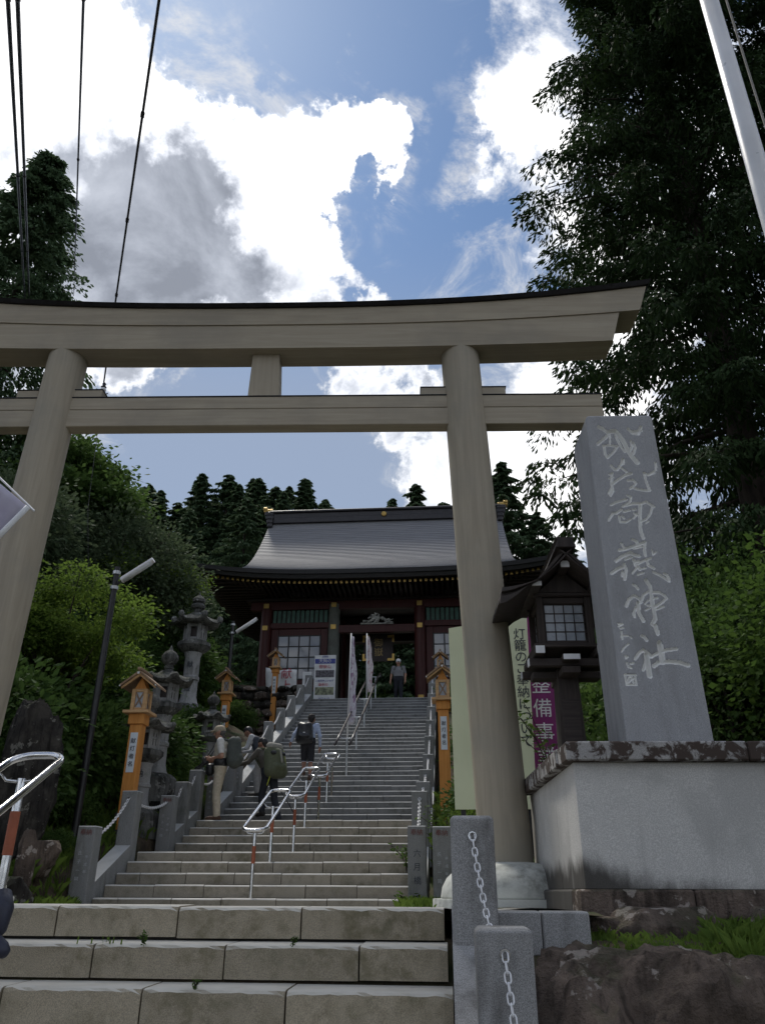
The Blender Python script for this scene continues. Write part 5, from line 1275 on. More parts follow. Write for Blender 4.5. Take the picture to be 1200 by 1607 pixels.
# ------------------------------------------------------------------ plants
M['leaf_cypress'] = leafmat('cypress_foliage', (.014, .030, .011), (.032, .058, .019), .18)
M['leaf_conifer'] = leafmat('cedar_foliage', (.045, .08, .042), (.085, .13, .064), .3)
M['leaf_maple'] = leafmat('maple_foliage', (.068, .125, .022), (.13, .195, .036), .5)
M['leaf_mid'] = leafmat('broadleaf_foliage', (.045, .092, .024), (.085, .14, .036), .38)
M['leaf_grey'] = leafmat('greyish_foliage', (.05, .078, .038), (.09, .12, .064), .3)
M['leaf_dark'] = leafmat('dark_undergrowth', (.032, .068, .019), (.062, .108, .028), .3)
M['leaf_vine'] = leafmat('vine_foliage', (.03, .066, .014), (.07, .12, .026), .42)
M['grass'] = leafmat('grass_blades', (.055, .105, .018), (.12, .18, .035), .4)
a = NT('tree_bark'); n1 = a.noise(a.pos(False, (1, 1, .18)), 9, 6, .65); a.bump(n1, .8, .03); M['bark'] = a.done(a.mix(a.rng(n1, .3, .7), (.022, .017, .014), (.065, .05, .04)), .95)

def unit(v): return v/np.maximum(np.linalg.norm(v, axis=1)[:, None], 1e-9)
def leaf_quads(C_, A_, size, wratio, rg, tilt=.6):
    """diamonds centred at C_, long axis A_"""
    n = len(C_); A_ = unit(A_); B_ = np.cross(A_, rg.normal(size=(n, 3))*tilt+np.array([0, 0, 1.0])); B_ = unit(B_)
    s = size*rg.uniform(.7, 1.3, n)[:, None]
    V = np.stack([C_-A_*s*.5, C_+B_*s*wratio*.5+A_*s*.08, C_+A_*s*.5, C_-B_*s*wratio*.5+A_*s*.08], 1).reshape(-1, 3)
    return V, np.arange(4*n).reshape(n, 4)
def conifer_mesh(seed, H, rad, z0, nb, ns, nl, leaf, mat, droop=.35, shape=1.0, name='crown', spread=.34, topcut=1.0, gap=0.0, hang=.35, wr=.42, tip=.25):
    """crown of drooping sprays; returns mesh, list of branch tips"""
    rg = np.random.default_rng(seed); Cs = []; As = []; br = []
    for k in range(nb):
        t = (k+rg.uniform())/nb; t = t**.85; z = z0+(H-z0)*t*topcut
        L_ = rad*(1-t)**shape*rg.uniform(.65, 1.12)+tip
        if rg.uniform() < gap: L_ *= .5
        az = k*2.39996+rg.normal(0, .35)
        d = np.array([math.cos(az), math.sin(az), 0]); rise = rg.uniform(.05, .35)
        br.append((z, d, L_, rise))
        twigs = [(rg.uniform(.2, 1.0)**.75, rg.normal(0, .30)) for _ in range(max(2, ns//2))]
        for j in range(ns):
            u, sd_ = twigs[j % len(twigs)]; u = min(1.05, u+rg.normal(0, .03)); base = d*L_*u; zz = z+rise*L_*u-droop*L_*u*u
            side = np.array([-d[1], d[0], 0])*(sd_+rg.normal(0, .05))*L_*u**.5*.6
            c0 = base+side+np.array([0, 0, zz]); dirv = d*.8+side*.35+np.array([0, 0, -.25])+rg.normal(0, .25, 3); dirv /= np.linalg.norm(dirv)
            sk = spread*(1-.7*t); q = rg.normal(size=(nl, 3))*np.array([sk, sk, sk*.42]); q += dirv*rg.uniform(-.5, .9, nl)[:, None]*sk*1.3; q[:, 2] -= .55*(q[:, 0]**2+q[:, 1]**2)/max(spread, .1)
            Cs.append(c0+q); As.append(dirv*1.0+q*1.2/spread*.45+np.array([0, 0, -hang])+rg.normal(0, .28, (nl, 3)))
    C_ = np.vstack(Cs); A_ = np.vstack(As); V, F = leaf_quads(C_, A_, leaf, wr, rg)
    return np_mesh(name, V, F, mat), br
def trunk_mesh(H, r0, br=None, nbr=40, lean=(0, 0), mat='bark'):
    m = MB(); m.tube([(lean[0]*t, lean[1]*t, H*t-.3) for t in np.linspace(0, 1, 9)], [r0*(1.25 if t == 0 else 1)*(1-t*.93) for t in np.linspace(0, 1, 9)], 10)
    if br:
        for k in range(0, len(br), max(1, len(br)//nbr)):
            z, d, L_, rise = br[k]; m.tube([(d[0]*L_*u, d[1]*L_*u, z+rise*L_*u-.35*L_*u*u) for u in (0, .3, .6, .9)], [r0*.16, r0*.11, r0*.06, r0*.02], 5)
    return m.mesh('trunk', M[mat], True)
def broad_mesh(seed, lobes, n_cl, nl, leaf, mat, cl=.30, name='crown', wr=.55, shell=.55, flat=.5):
    """lobes: list of (centre, radii); clusters of leaves through each ellipsoid, thicker towards its shell"""
    rg = np.random.default_rng(seed); vol = np.array([r[0]*r[1]*r[2] for _, r in lobes])**.75; vol = vol/vol.sum(); Cs = []; As = []; tips = []
    for (c, r), f_ in zip(lobes, vol):
        n = max(6, int(n_cl*f_)); d = unit(rg.normal(size=(n, 3))); rr = rg.uniform(shell**3, 1.0, n)**(1/3)*rg.uniform(.85, 1.1, n)
        p = np.array(c)+d*rr[:, None]*np.array(r)
        tips += list(p[::7])
        for pc, dd in zip(p, d):
            q = rg.normal(size=(nl, 3))*np.array([cl, cl, cl*flat]); Cs.append(pc+q); As.append(dd*.6+q/cl*.6+np.array([0, 0, -.25])+rg.normal(0, .45, (nl, 3)))
    C_ = np.vstack(Cs); A_ = np.vstack(As); V, F = leaf_quads(C_, A_, leaf, wr, rg, .7)
    return np_mesh(name, V, F, mat), tips
def limbs_mesh(H, r0, tips, n=18, fork=.35):
    m = MB(); m.tube([(0, 0, -.4), (0, 0, H*fork*.5), (.05, .02, H*fork), (.0, .05, H*.75)], [r0*1.2, r0, r0*.8, r0*.25], 9)
    st = max(1, len(tips)//n)
    for k in range(0, len(tips), st):
        p = Vector(tips[k]); z0_ = min(H*fork*random.uniform(.6, 1.2), p.z*.75); a_ = Vector((0, 0, z0_)); b_ = a_.lerp(p, .5); b_.z += .08*(p-a_).length
        m.tube([a_, b_, p], [r0*.45, r0*.24, r0*.06], 6)
    return m.mesh('trunk', M['bark'], True)
def tree(name, label, cat, loc, crown, trunk, rz=0.0, s=1.0, group=None, sz=None):
    o = empty(name, loc, rz, label, cat, group); o.scale = (s, s, sz or s)
    put('crown', crown, o); put('trunk', trunk, o); return o
def shrub(label, loc, me, stem, rz=0.0, s=(1, 1, 1), group=None, name='shrub'):
    o = empty(name, loc, rz, label, 'shrub', group); o.scale = s; put('foliage', me, o); put('stem', stem, o); return o

def bough_mesh(seed, H, rad, z0, nb, nc, nl, leaf, mat, shape=.55, cr=.5, gap=0.0, zbias=.9, crt=0.0, tip=.3, lmin=.6):
    """cypress crown of separate drooping foliage pads carried on boughs"""
    rg = np.random.default_rng(seed); Cs = []; As = []; br = []
    for k in range(nb):
        t = ((k+rg.uniform())/nb)**zbias; z = z0+(H-z0)*t; L_ = rad*(1-t)**shape*rg.uniform(lmin, 1.12)+tip*(1-t*.8)
        if rg.uniform() < gap: L_ *= .55
        az = k*2.39996+rg.normal(0, .4); d = np.array([math.cos(az), math.sin(az), 0]); sd = np.array([-d[1], d[0], 0]); rise = rg.uniform(-.05, .3)
        br.append((z, d, L_, rise))
        for j in range(nc):
            u = .28+.75*(j+rg.uniform(.2, .8))/nc; off = rg.normal(0, .22)*L_*(.25+.5*(1-u)) if j < nc-1 else 0
            c0 = d*L_*u+sd*off+np.array([0, 0, z+rise*L_*u-.38*L_*u*u]); r_ = cr*(1-crt*t)*rg.uniform(.65, 1.2)*(1.15-.4*u)
            a_ = rg.uniform(0, 6.28, nl); q = np.sqrt(rg.uniform(0, 1, nl))
            ex = d[None]*(np.cos(a_)*q*r_*1.25)[:, None]+sd[None]*(np.sin(a_)*q*r_*.9)[:, None]
            zz = .22*r_-.75*r_*q**2.2*rg.uniform(.5, 1.25, nl)-rg.exponential(.10, nl)*r_*1.5
            Cs.append(c0+ex+np.stack([0*zz, 0*zz, zz], 1)); As.append(ex/r_*.8+d*.35+np.array([0, 0, -1.0])*(.25+q[:, None])+rg.normal(0, .28, (nl, 3)))
    V, F = leaf_quads(np.vstack(Cs), np.vstack(As), leaf, .32, rg); return np_mesh('crown', V, F, mat), br
# the big dark cypress on the right and its neighbour
c1, b1_ = bough_mesh(101, 27, 5.0, 3.0, 250, 8, 120, .17, M['leaf_cypress'], .52, .56)
tree('cypress_tree', 'huge dark cypress filling the upper right, behind the monument', 'tree', (6.35, 14.6, 1.6), c1, trunk_mesh(25, .42, b1_, 90), .4)
c2, b2_ = bough_mesh(103, 24, 4.2, 6.0, 150, 7, 120, .17, M['leaf_cypress'], .55, .55, .15)
tree('cypress_tree', 'dark cypress with bare lower branches at the right edge behind the flagpole', 'tree', (10.6, 14.0, 1.8), c2, trunk_mesh(22, .36, b2_, 90), 1.3)
# tall conifer at the left edge behind the torii
c3, b3_ = conifer_mesh(107, 22, 4.4, 1.5, 230, 8, 30, .24, M['leaf_conifer'], .25, .72, spread=.42)
tree('cedar_tree', 'tall rounded dark conifer at the upper left edge behind the torii beam', 'tree', (-15.6, 21.8, 5.6), c3, trunk_mesh(20, .4, b3_, 40), .2)
# ridge conifers behind the gate
VAR = []
for k, (rad, shp) in enumerate(((3.0, 1.0), (3.4, .85), (2.6, 1.1))):
    cm, bb = bough_mesh(120+k*7, 17, rad, 1.0, 150, 6, 26, .26, M['leaf_conifer'], shp*.72, .62, .1, .8, .78, .05, .45); VAR.append((cm, trunk_mesh(16.5, .25, bb, 20)))
RIDGE = [(-27.0, 53, 27.5), (-23.4, 55, 29.9), (-21.2, 52, 27.2), (-19.1, 55, 30.8), (-16.9, 55, 30.6), (-15.4, 53, 28.6), (-14.4, 55, 30.2), (-12.8, 54, 28.8), (-10.7, 55, 30.0), (-8.9, 54, 27.4), (-6.8, 52, 24.6), (-3.2, 48, 24.4), (-1.6, 48, 25.5), (.3, 50, 25.0), (2.4, 49, 23.6), (4.35, 48, 27.0), (6.3, 47, 22.6), (8.2, 47, 20.6), (10.5, 48, 21.0)]
WHERE = ['on the left ridge, %s tree from the left' % n_ for n_ in NTH[:11]]+['peeping over the gate ridge, %s from the left' % n_ for n_ in NTH[:4]]+['tall and slim just right of the right torii pillar', 'low on the slope right of the gate roof', 'beside the dark wooden lantern roof', 'behind the monument, hidden low']
for k, (x, y, zt) in enumerate(RIDGE):
    cm, tm = VAR[k % 3]; gz = ground_z(x, y); h_ = zt-gz; s_ = h_/17.0
    o = tree('cedar_tree', 'dark conifer '+WHERE[k], 'tree', (x, y, gz), cm, tm, k*1.7, 1.65*max(.75, min(s_, 1.25)), 'conifers behind the gate', s_)
for k in range(14):                     # trees just behind, filling the gaps of the ridge line
    x = -29.4+k*1.55; y = 57; cm, tm = VAR[(k+2) % 3]; gz = ground_z(x, y); s_ = (30.2+1.1*math.sin(k*2.3)-gz)/17
    tree('cedar_tree', 'dark conifer in the second rank of the left ridge, showing between the front ones', 'tree', (x, y, gz), cm, tm, k*1.3, 1.6*s_, 'second rank of ridge conifers', s_)
# second rank to close the hillside
for k in range(16):
    x = -40+k*3.0+random.uniform(-.8, .8)
    if x > 9: break
    y = 44+random.uniform(-2, 2) if x < -9 else 58; cm, tm = VAR[(k+1) % 3]; gz = ground_z(x, y); h_ = (22-gz if x < -9 else 20-gz)+random.uniform(-1.5, 1.5); s_ = max(h_/17, .5)
    tree('cedar_tree', 'dark conifer in the dense wood on the hillside behind the gate', 'tree', (x, y, gz), cm, tm, k*2.1, 1.4*max(.8, s_), 'wood on the hillside', s_)

def rand_lobes(seed, c, r, n, lo, hi):
    rg = np.random.default_rng(seed); out = []
    for k in range(n):
        d = rg.normal(size=3); d /= np.linalg.norm(d); q = rg.uniform(.35, 1.0); s_ = rg.uniform(lo, hi); out.append((tuple(np.array(c)+d*np.array(r)*q), (s_*1.15, s_*1.15, s_*.62)))
    return out
# broadleaf trees on the left
lob = rand_lobes(51, (0, 0, 3.9), (2.6, 2.2, 2.0), 26, .45, .95)
mm, tips = broad_mesh(201, lob, 1100, 26, .115, M['leaf_maple'], .22, flat=.35, shell=.3); ml = limbs_mesh(5, .13, tips)
tree('maple_tree', 'bright yellow-green maple behind the tall black lamp post', 'tree', (-7.75, 14.9, 1.9), mm, ml, .3, .76)
tree('maple_tree', 'bright green maple beside the lamp head, left of the gate eave', 'tree', (-9.55, 23.2, 5.5), mm, ml, 2.2, .8)
lob = rand_lobes(52, (0, 0, 6.2), (3.2, 3.0, 2.8), 30, .55, 1.15)
bm_, tips = broad_mesh(203, lob, 1000, 26, .20, M['leaf_mid'], .32, flat=.4, shell=.3); bl = limbs_mesh(7, .2, tips)
tree('broadleaf_tree', 'spreading dark broadleaf tree under the torii tie beam, right of the left pillar', 'tree', (-13.1, 22.5, 5.9), bm_, bl, .5, .98)
tree('broadleaf_tree', 'dark broadleaf tree behind the left torii pillar', 'tree', (-15.8, 20.0, 4.6), bm_, bl, 2.5, .95)
tree('broadleaf_tree', 'low dark broadleaf tree at the left edge beside the flag', 'tree', (-10.2, 12.6, 2.1), bm_, bl, 4.1, .66)
lob = [((0, 0, 5.0), (2.0, 1.8, 1.0)), ((1.7, -.4, 4.0), (1.3, 1.2, 1.3)), ((-1.5, -.3, 4.2), (1.5, 1.3, 1.1)), ((.4, -1.0, 3.4), (1.6, 1.2, 1.0)), ((2.4, -.6, 2.9), (.9, .9, 1.0))]
gm, tips = broad_mesh(205, lob, 720, 28, .15, M['leaf_grey'], .30, flat=.75); gl = limbs_mesh(5, .16, tips)
tree('weeping_tree', 'greyish drooping cherry tree beside the left gate eave', 'tree', (-10.7, 22.5, 5.2), gm, gl, .2, 1.0)
tree('weeping_tree', 'greyish leafy tree in the hollow behind the bright maple', 'tree', (-11.9, 19.2, 4.2), gm, gl, 2.0, 1.05)

# shrubs
SH = []
for k, (mt, lf, nc) in enumerate((('leaf_dark', .10, 330), ('leaf_mid', .10, 330), ('leaf_maple', .09, 300))):
    me, tp_ = broad_mesh(220+k, [((0, 0, .55), (.8, .8, .6)), ((.5, .2, .4), (.6, .5, .45)), ((-.45, -.2, .42), (.55, .6, .45))], nc, 26, lf, M[mt], .17, 'foliage', .5, .35)
    m = MB()
    for q in range(7): an = q*.9; m.tube([(0, 0, -.3), (.2*math.cos(an), .2*math.sin(an), .3), (.5*math.cos(an), .5*math.sin(an), .75)], [.03, .02, .006], 5)
    SH.append((me, m.mesh('stem', M['bark'], True)))
n_s = 0
def bank_shrub(x, y, v, s, label='dense dark green undergrowth shrub on the left bank', group='undergrowth on the left bank', zoff=0):
    me, st = SH[v]; shrub(label, (x, y, ground_z(x, y)+zoff), me, st, random.uniform(0, 6.28), (s, s, s*random.uniform(.9, 1.25)), group)
for y in np.arange(9.6, 27, 1.15):
    for d in (1.3, 2.5, 3.9, 5.4):
        x = -5.3-d+random.uniform(-.35, .35)
        if d < 1.5 and (12 < y < 14 or y < 11): continue
        if y > 16.5 and d < 2.0+.18*(y-16.5): continue
        bank_shrub(x, y+random.uniform(-.4, .4), 0 if random.random() < .72 else 1, random.uniform(.8, 1.25)*(1+.1*d))
for k, (x, y, v, s, lb) in enumerate([(-6.25, 12.9, 1, .55, 'leafy shrub at the foot of the tall black lamp post'), (-6.35, 19.9, 1, .8, 'leafy green shrub right of the jewel-finial stone lantern'), (-6.9, 25.6, 1, .75, 'green climber growing on the dry-stone wall'), (-7.7, 24.9, 2, .55, 'small yellow-green maple sapling below the left gate eave'), (-5.62, 11.8, 1, .30, 'small fern clump behind the left foot post'), (-5.9, 15.9, 2, .55, 'yellow-green sapling between the stone lanterns'),
      (-6.1, 17.0, 1, .6, 'low green shrub behind the stone lanterns'), (.55, 16.5, 1, .55, 'shrub behind the nearest right cedar lantern'), (.35, 13.6, 2, .35, 'thin green sapling left of the green notice board'), (1.35, 11.6, 0, .75, 'dark shrub behind the purple banner'), (1.75, 10.9, 1, .9, 'green shrub between the wooden lantern post and the monument')]):
    bank_shrub(x, y, v, s, lb, 'single shrubs beside the stairs')
for k, (x, y, s) in enumerate([(1.0, 14.5, 1.0), (1.6, 17, 1.2), (.9, 20, 1.0), (1.3, 23, 1.1), (2.5, 13, 1.2), (2.8, 15.5, 1.5), (3.5, 19, 1.6), (.7, 25.5, .9), (4.5, 23, 1.7), (6.5, 20, 1.8), (9, 18, 2.0), (6.0, 27, 2.0), (9.5, 25, 2.2), (12, 21, 2.2)]):
    bank_shrub(x, y, k % 2, s, 'dark green undergrowth shrub on the right bank', 'undergrowth on the right bank')
for k, (x, y, s) in enumerate([(-4.6, 44, 2.0), (-2.6, 43, 1.7), (-.8, 44, 1.9), (1.2, 45, 2.2), (-6.5, 45, 2.2), (-3.5, 47, 3.0), (0, 48, 3.2)]):
    bank_shrub(x, y, 1 if k % 2 else 0, s, 'green shrub seen through the gate opening', 'shrubs behind the gate')
# vine-covered thicket right of the monument
vm, tp_ = broad_mesh(231, [((0, 0, 1.5), (1.5, 1.0, 1.5)), ((1.3, 0, 2.1), (1.3, 1.0, 1.4)), ((-.9, 0, .9), (.9, .8, .9))], 900, 24, .085, M['leaf_vine'], .2, 'foliage', .75, .5)
vd, tp2 = broad_mesh(233, [((0, 0, 1.4), (1.7, 1.2, 1.5)), ((1.3, .2, 1.9), (1.4, 1.0, 1.5))], 800, 24, .085, M['leaf_dark'], .26, 'foliage', .55, .4)
vl = limbs_mesh(2.2, .06, tp_, 14)
shrub('vine-draped bright thicket right of the monument', (4.35, 11.6, 1.9), vm, vl, .2, (1, 1, .85), None, 'thicket')
shrub('dark thicket behind the right side of the platform', (3.7, 10.6, 1.0), vd, vl, 1.0, (1, 1, 1.0), None, 'thicket')
shrub('dark thicket at the right edge behind the platform', (5.6, 11.2, 1.3), vd, vl, 2.6, (1.1, 1.1, 1.15), None, 'thicket')
shrub('leafy thicket between the platform and the big cypress', (5.3, 9.8, .7), vm, vl, 3.9, (1.0, 1.0, .95), None, 'thicket')
# grass on the rocks and at the edges: nobody could count it
def grass(name, label, areas, seed, hgt=.16):
    rg = np.random.default_rng(seed); Vs = []; n0 = 0
    for (x0, x1, y0, y1, zf, n, hs) in areas:
        x = rg.uniform(x0, x1, n); y = rg.uniform(y0, y1, n); cl = np.sin(x*7+seed)*np.cos(y*6)+np.sin(x*17+y*13); keep = cl > rg.uniform(-1.6, .6, n); x, y = x[keep], y[keep]; k = len(x)
        z = np.array([zf(a_, b_) for a_, b_ in zip(x, y)]); h = hgt*hs*rg.uniform(.4, 1.3, k); an = rg.uniform(0, 6.28, k); be = rg.uniform(.1, .8, k)*h; w_ = .0045+.003*rg.uniform(size=k)
        dx = np.cos(an); dy = np.sin(an); P0 = np.stack([x-dy*w_, y+dx*w_, z-.01], 1); P1 = np.stack([x+dy*w_, y-dx*w_, z-.01], 1)
        P2 = np.stack([x+dx*be*.4+dy*w_*.7, y+dy*be*.4-dx*w_*.7, z+h*.65], 1); P3 = np.stack([x+dx*be, y+dy*be, z+h*(1-.3*be/np.maximum(h, .01))], 1)
        Vs.append(np.stack([P0, P1, P2, P3], 1).reshape(-1, 3))
    V = np.vstack(Vs); F = np.arange(len(V)).reshape(-1, 4)
    o = put(name, np_mesh(name, V, F, M['grass'])); return tag(o, label, 'grass', None, 'stuff')
grass('grass', 'green grass growing over the rocks below the stone platform', [(.85, 3.2, 5.0, 6.2, lambda x, y: -.15+.10*(y-5.6), 9000, .7), (1.6, 3.2, 5.0, 5.9, lambda x, y: -.14+.10*(y-5.6), 3500, 1.1)], 5)
grass('grass', 'tufts of grass along the edges of the landing and left rocks', [(-.62, -.1, 10.2, 11.1, lambda x, y: -.06, 900, 1.2), (-.35, -.1, 5.5, 5.9, lambda x, y: .08, 60, .3), (-5.1, -4.7, 7.5, 11.0, lambda x, y: -.03, 1500, 1.0), (-6.5, -5.1, 7.0, 11.2, lambda x, y: ground_z(x, y), 5000, 1.3), (-6.2, -5.08, 11.2, 19, lambda x, y: ground_z(x, y), 5000, 1.2), (-.25, .6, 11.4, 18, lambda x, y: ground_z(x, y), 2500, 1.3), (-2.2, -1.9, 5.02, 5.06, lambda x, y: -.08, 12, .2)], 9)
def sprig(x, y, z, n, h, label, seed):
    rg = np.random.default_rng(seed); o = empty('weed', (x, y, z), 0, label, 'weed', 'weeds by the stairs'); m = MB(); Cs = []; As = []
    for k in range(n):
        an = rg.uniform(0, 6.28); l_ = h*rg.uniform(.6, 1.1); pts = [(0, 0, 0)]+[(math.cos(an)*l_*.5*u*u, math.sin(an)*l_*.5*u*u, l_*u*(1-.25*u)) for u in (.3, .6, .85, 1)]
        m.tube(pts, .004, 4)
        for p in pts[1:]:
            for q in range(5): Cs.append(np.array(p)+rg.normal(0, min(.03, h*.15), 3)); As.append(rg.normal(0, 1, 3)*np.array([1, 1, .3]))
    m.build('stems', M['bark'], o); V, F = leaf_quads(np.array(Cs), np.array(As), min(.07, h*.35), .5, rg); put('leaves', np_mesh('leaves', V, F, M['leaf_vine']), o)
sprig(-.62, 12.2, .42, 6, .5, 'pale weed arching over the steps beside the right foot post', 3)
sprig(.05, 11.7, .35, 9, 1.1, 'tall thin weed in front of the green notice board', 4)
sprig(1.10, 9.0, 1.2, 10, 1.0, 'reddish leafy twig in front of the purple banner', 6)
sprig(-.55, 11.0, -.05, 8, .25, 'small weed at the foot of the right foot post', 7)
sprig(-1.76, 5.0, -.085, 5, .06, 'tiny weed in the joint below the middle of the top near step', 8)
sprig(-.90, 5.0, -.085, 4, .05, 'tiny weed in the joint below the right part of the top near step', 9)
sprig(-1.35, 4.69, -.27, 4, .045, 'tiny weed under the second near step', 10)
# ------------------------------------------------------------------ people (one continuous surface each, from a blended distance field)
def sd_cone(P, a, b, r1, r2):
    a, b = np.array(a, np.float32), np.array(b, np.float32); d = b-a; q = P-a
    t = np.clip((q @ d)/max(float(d @ d), 1e-9), 0, 1); return np.sqrt(((q-t[..., None]*d)**2).sum(-1))-(r1+(r2-r1)*t)
def sd_ell(P, c, r):
    q = (P-np.array(c, np.float32)); r = np.array(r, np.float32); k0 = np.sqrt(((q/r)**2).sum(-1)); k1 = np.sqrt(((q/(r*r))**2).sum(-1)); return k0*(k0-1)/np.maximum(k1, 1e-6)
def sdf_mesh(name, prims, mats, vox=.0115):
    """prims: (kind, args, material index, blend)"""
    lo = np.full(3, 9.0); hi = -lo
    for kd, ar, mi, k in prims:
        pts = [np.array(ar[0]), np.array(ar[1])] if kd == 'c' else [np.array(ar[0])-np.array(ar[1]), np.array(ar[0])+np.array(ar[1])]
        r_ = max(ar[2], ar[3]) if kd == 'c' else 0
        for p in pts: lo = np.minimum(lo, p-r_); hi = np.maximum(hi, p+r_)
    lo -= .04; hi += .04; n = np.ceil((hi-lo)/vox).astype(int)+1
    ax = [lo[i]+vox*np.arange(n[i]) for i in range(3)]
    D_ = np.full(n, .5, np.float32); Mi = np.zeros(n, np.int16); Bd = np.full(n, 9.0, np.float32)
    for kd, ar, mi, k in prims:
        if kd == 'c': b0 = np.minimum(ar[0], ar[1])-max(ar[2], ar[3])-.06; b1 = np.maximum(ar[0], ar[1])+max(ar[2], ar[3])+.06
        else: b0 = np.array(ar[0])-np.array(ar[1])-.06; b1 = np.array(ar[0])+np.array(ar[1])+.06
        i0 = np.maximum(((b0-lo)/vox).astype(int), 0); i1 = np.minimum(((b1-lo)/vox).astype(int)+2, n); sl = tuple(slice(i0[i], i1[i]) for i in range(3))
        P_ = np.stack(np.meshgrid(*[ax[i][sl[i]] for i in range(3)], indexing='ij'), -1).astype(np.float32)
        d = (sd_cone if kd == 'c' else sd_ell)(P_, *ar); o = D_[sl]
        h = np.clip(.5+.5*(o-d)/k, 0, 1); D_[sl] = o*(1-h)+d*h-k*h*(1-h)
        bb = Bd[sl]; mm_ = d < bb; Mi[sl] = np.where(mm_, mi, Mi[sl]); Bd[sl] = np.where(mm_, d, bb)
    S_ = D_ < 0
    idx = np.full(np.array(n)-1, -1, np.int64); acc = np.zeros((*(np.array(n)-1), 3), np.float32); cnt = np.zeros(np.array(n)-1, np.int32)
    for axis in range(3):
        for o1 in (0, 1):
            for o2 in (0, 1):
                s0 = [None]*3; s1 = [None]*3; oth = [q for q in range(3) if q != axis]
                s0[axis] = slice(0, n[axis]-1); s1[axis] = slice(1, n[axis])
                for q, o_ in zip(oth, (o1, o2)): s0[q] = s1[q] = slice(o_, n[q]-1+o_)
                a_, b_ = D_[tuple(s0)], D_[tuple(s1)]; cr = (a_ < 0) != (b_ < 0); t = np.where(cr, a_/np.where(cr, a_-b_, 1), 0)
                for q in range(3):
                    off = t if q == axis else (o1 if q == oth[0] else o2); acc[..., q] += np.where(cr, off, 0)
                cnt += cr
    cells = np.argwhere(cnt > 0); idx[tuple(cells.T)] = np.arange(len(cells))
    V = lo+vox*(cells+acc[tuple(cells.T)]/cnt[tuple(cells.T)][:, None]); vm = Mi[tuple(cells.T)]
    F = []
    for axis in range(3):
        oth = [(axis+1) % 3, (axis+2) % 3]; s0 = [slice(1, n[q]-1) for q in range(3)]; s1 = list(s0); s0[axis] = slice(0, n[axis]-1); s1[axis] = slice(1, n[axis])
        a_, b_ = S_[tuple(s0)], S_[tuple(s1)]; e = np.argwhere(a_ != b_); base = e.copy(); base[:, oth[0]] += 1; base[:, oth[1]] += 1
        inside = a_[tuple(e.T)]; q4 = []
        for d0, d1 in ((-1, -1), (0, -1), (0, 0), (-1, 0)):
            c_ = base.copy(); c_[:, oth[0]] += d0; c_[:, oth[1]] += d1; q4.append(idx[tuple(c_.T)])
        q4 = np.stack(q4, 1); F.append(np.where(inside[:, None], q4, q4[:, ::-1]))
    F = np.vstack(F); F = F[(F >= 0).all(1)]
    me = np_mesh(name, V, F, mats, np.median(vm[F], axis=1).astype(int), True); return me
def mat_c(name, col, rough=.8, var=.12, sc=25): return plain(name, col, rough, 0, var, sc)
M['skin'] = mat_c('skin', (.40, .22, .15), .6); M['skin_tan'] = mat_c('tanned_skin', (.27, .14, .095), .6); M['hair'] = mat_c('black_hair', (.012, .010, .010), .5); M['lips'] = mat_c('lips', (.25, .10, .09))
M['eyes'] = mat_c('eye_dark', (.02, .015, .012), .3)
def lerp(a, b, t): return tuple(a[i]+(b[i]-a[i])*t for i in range(3))
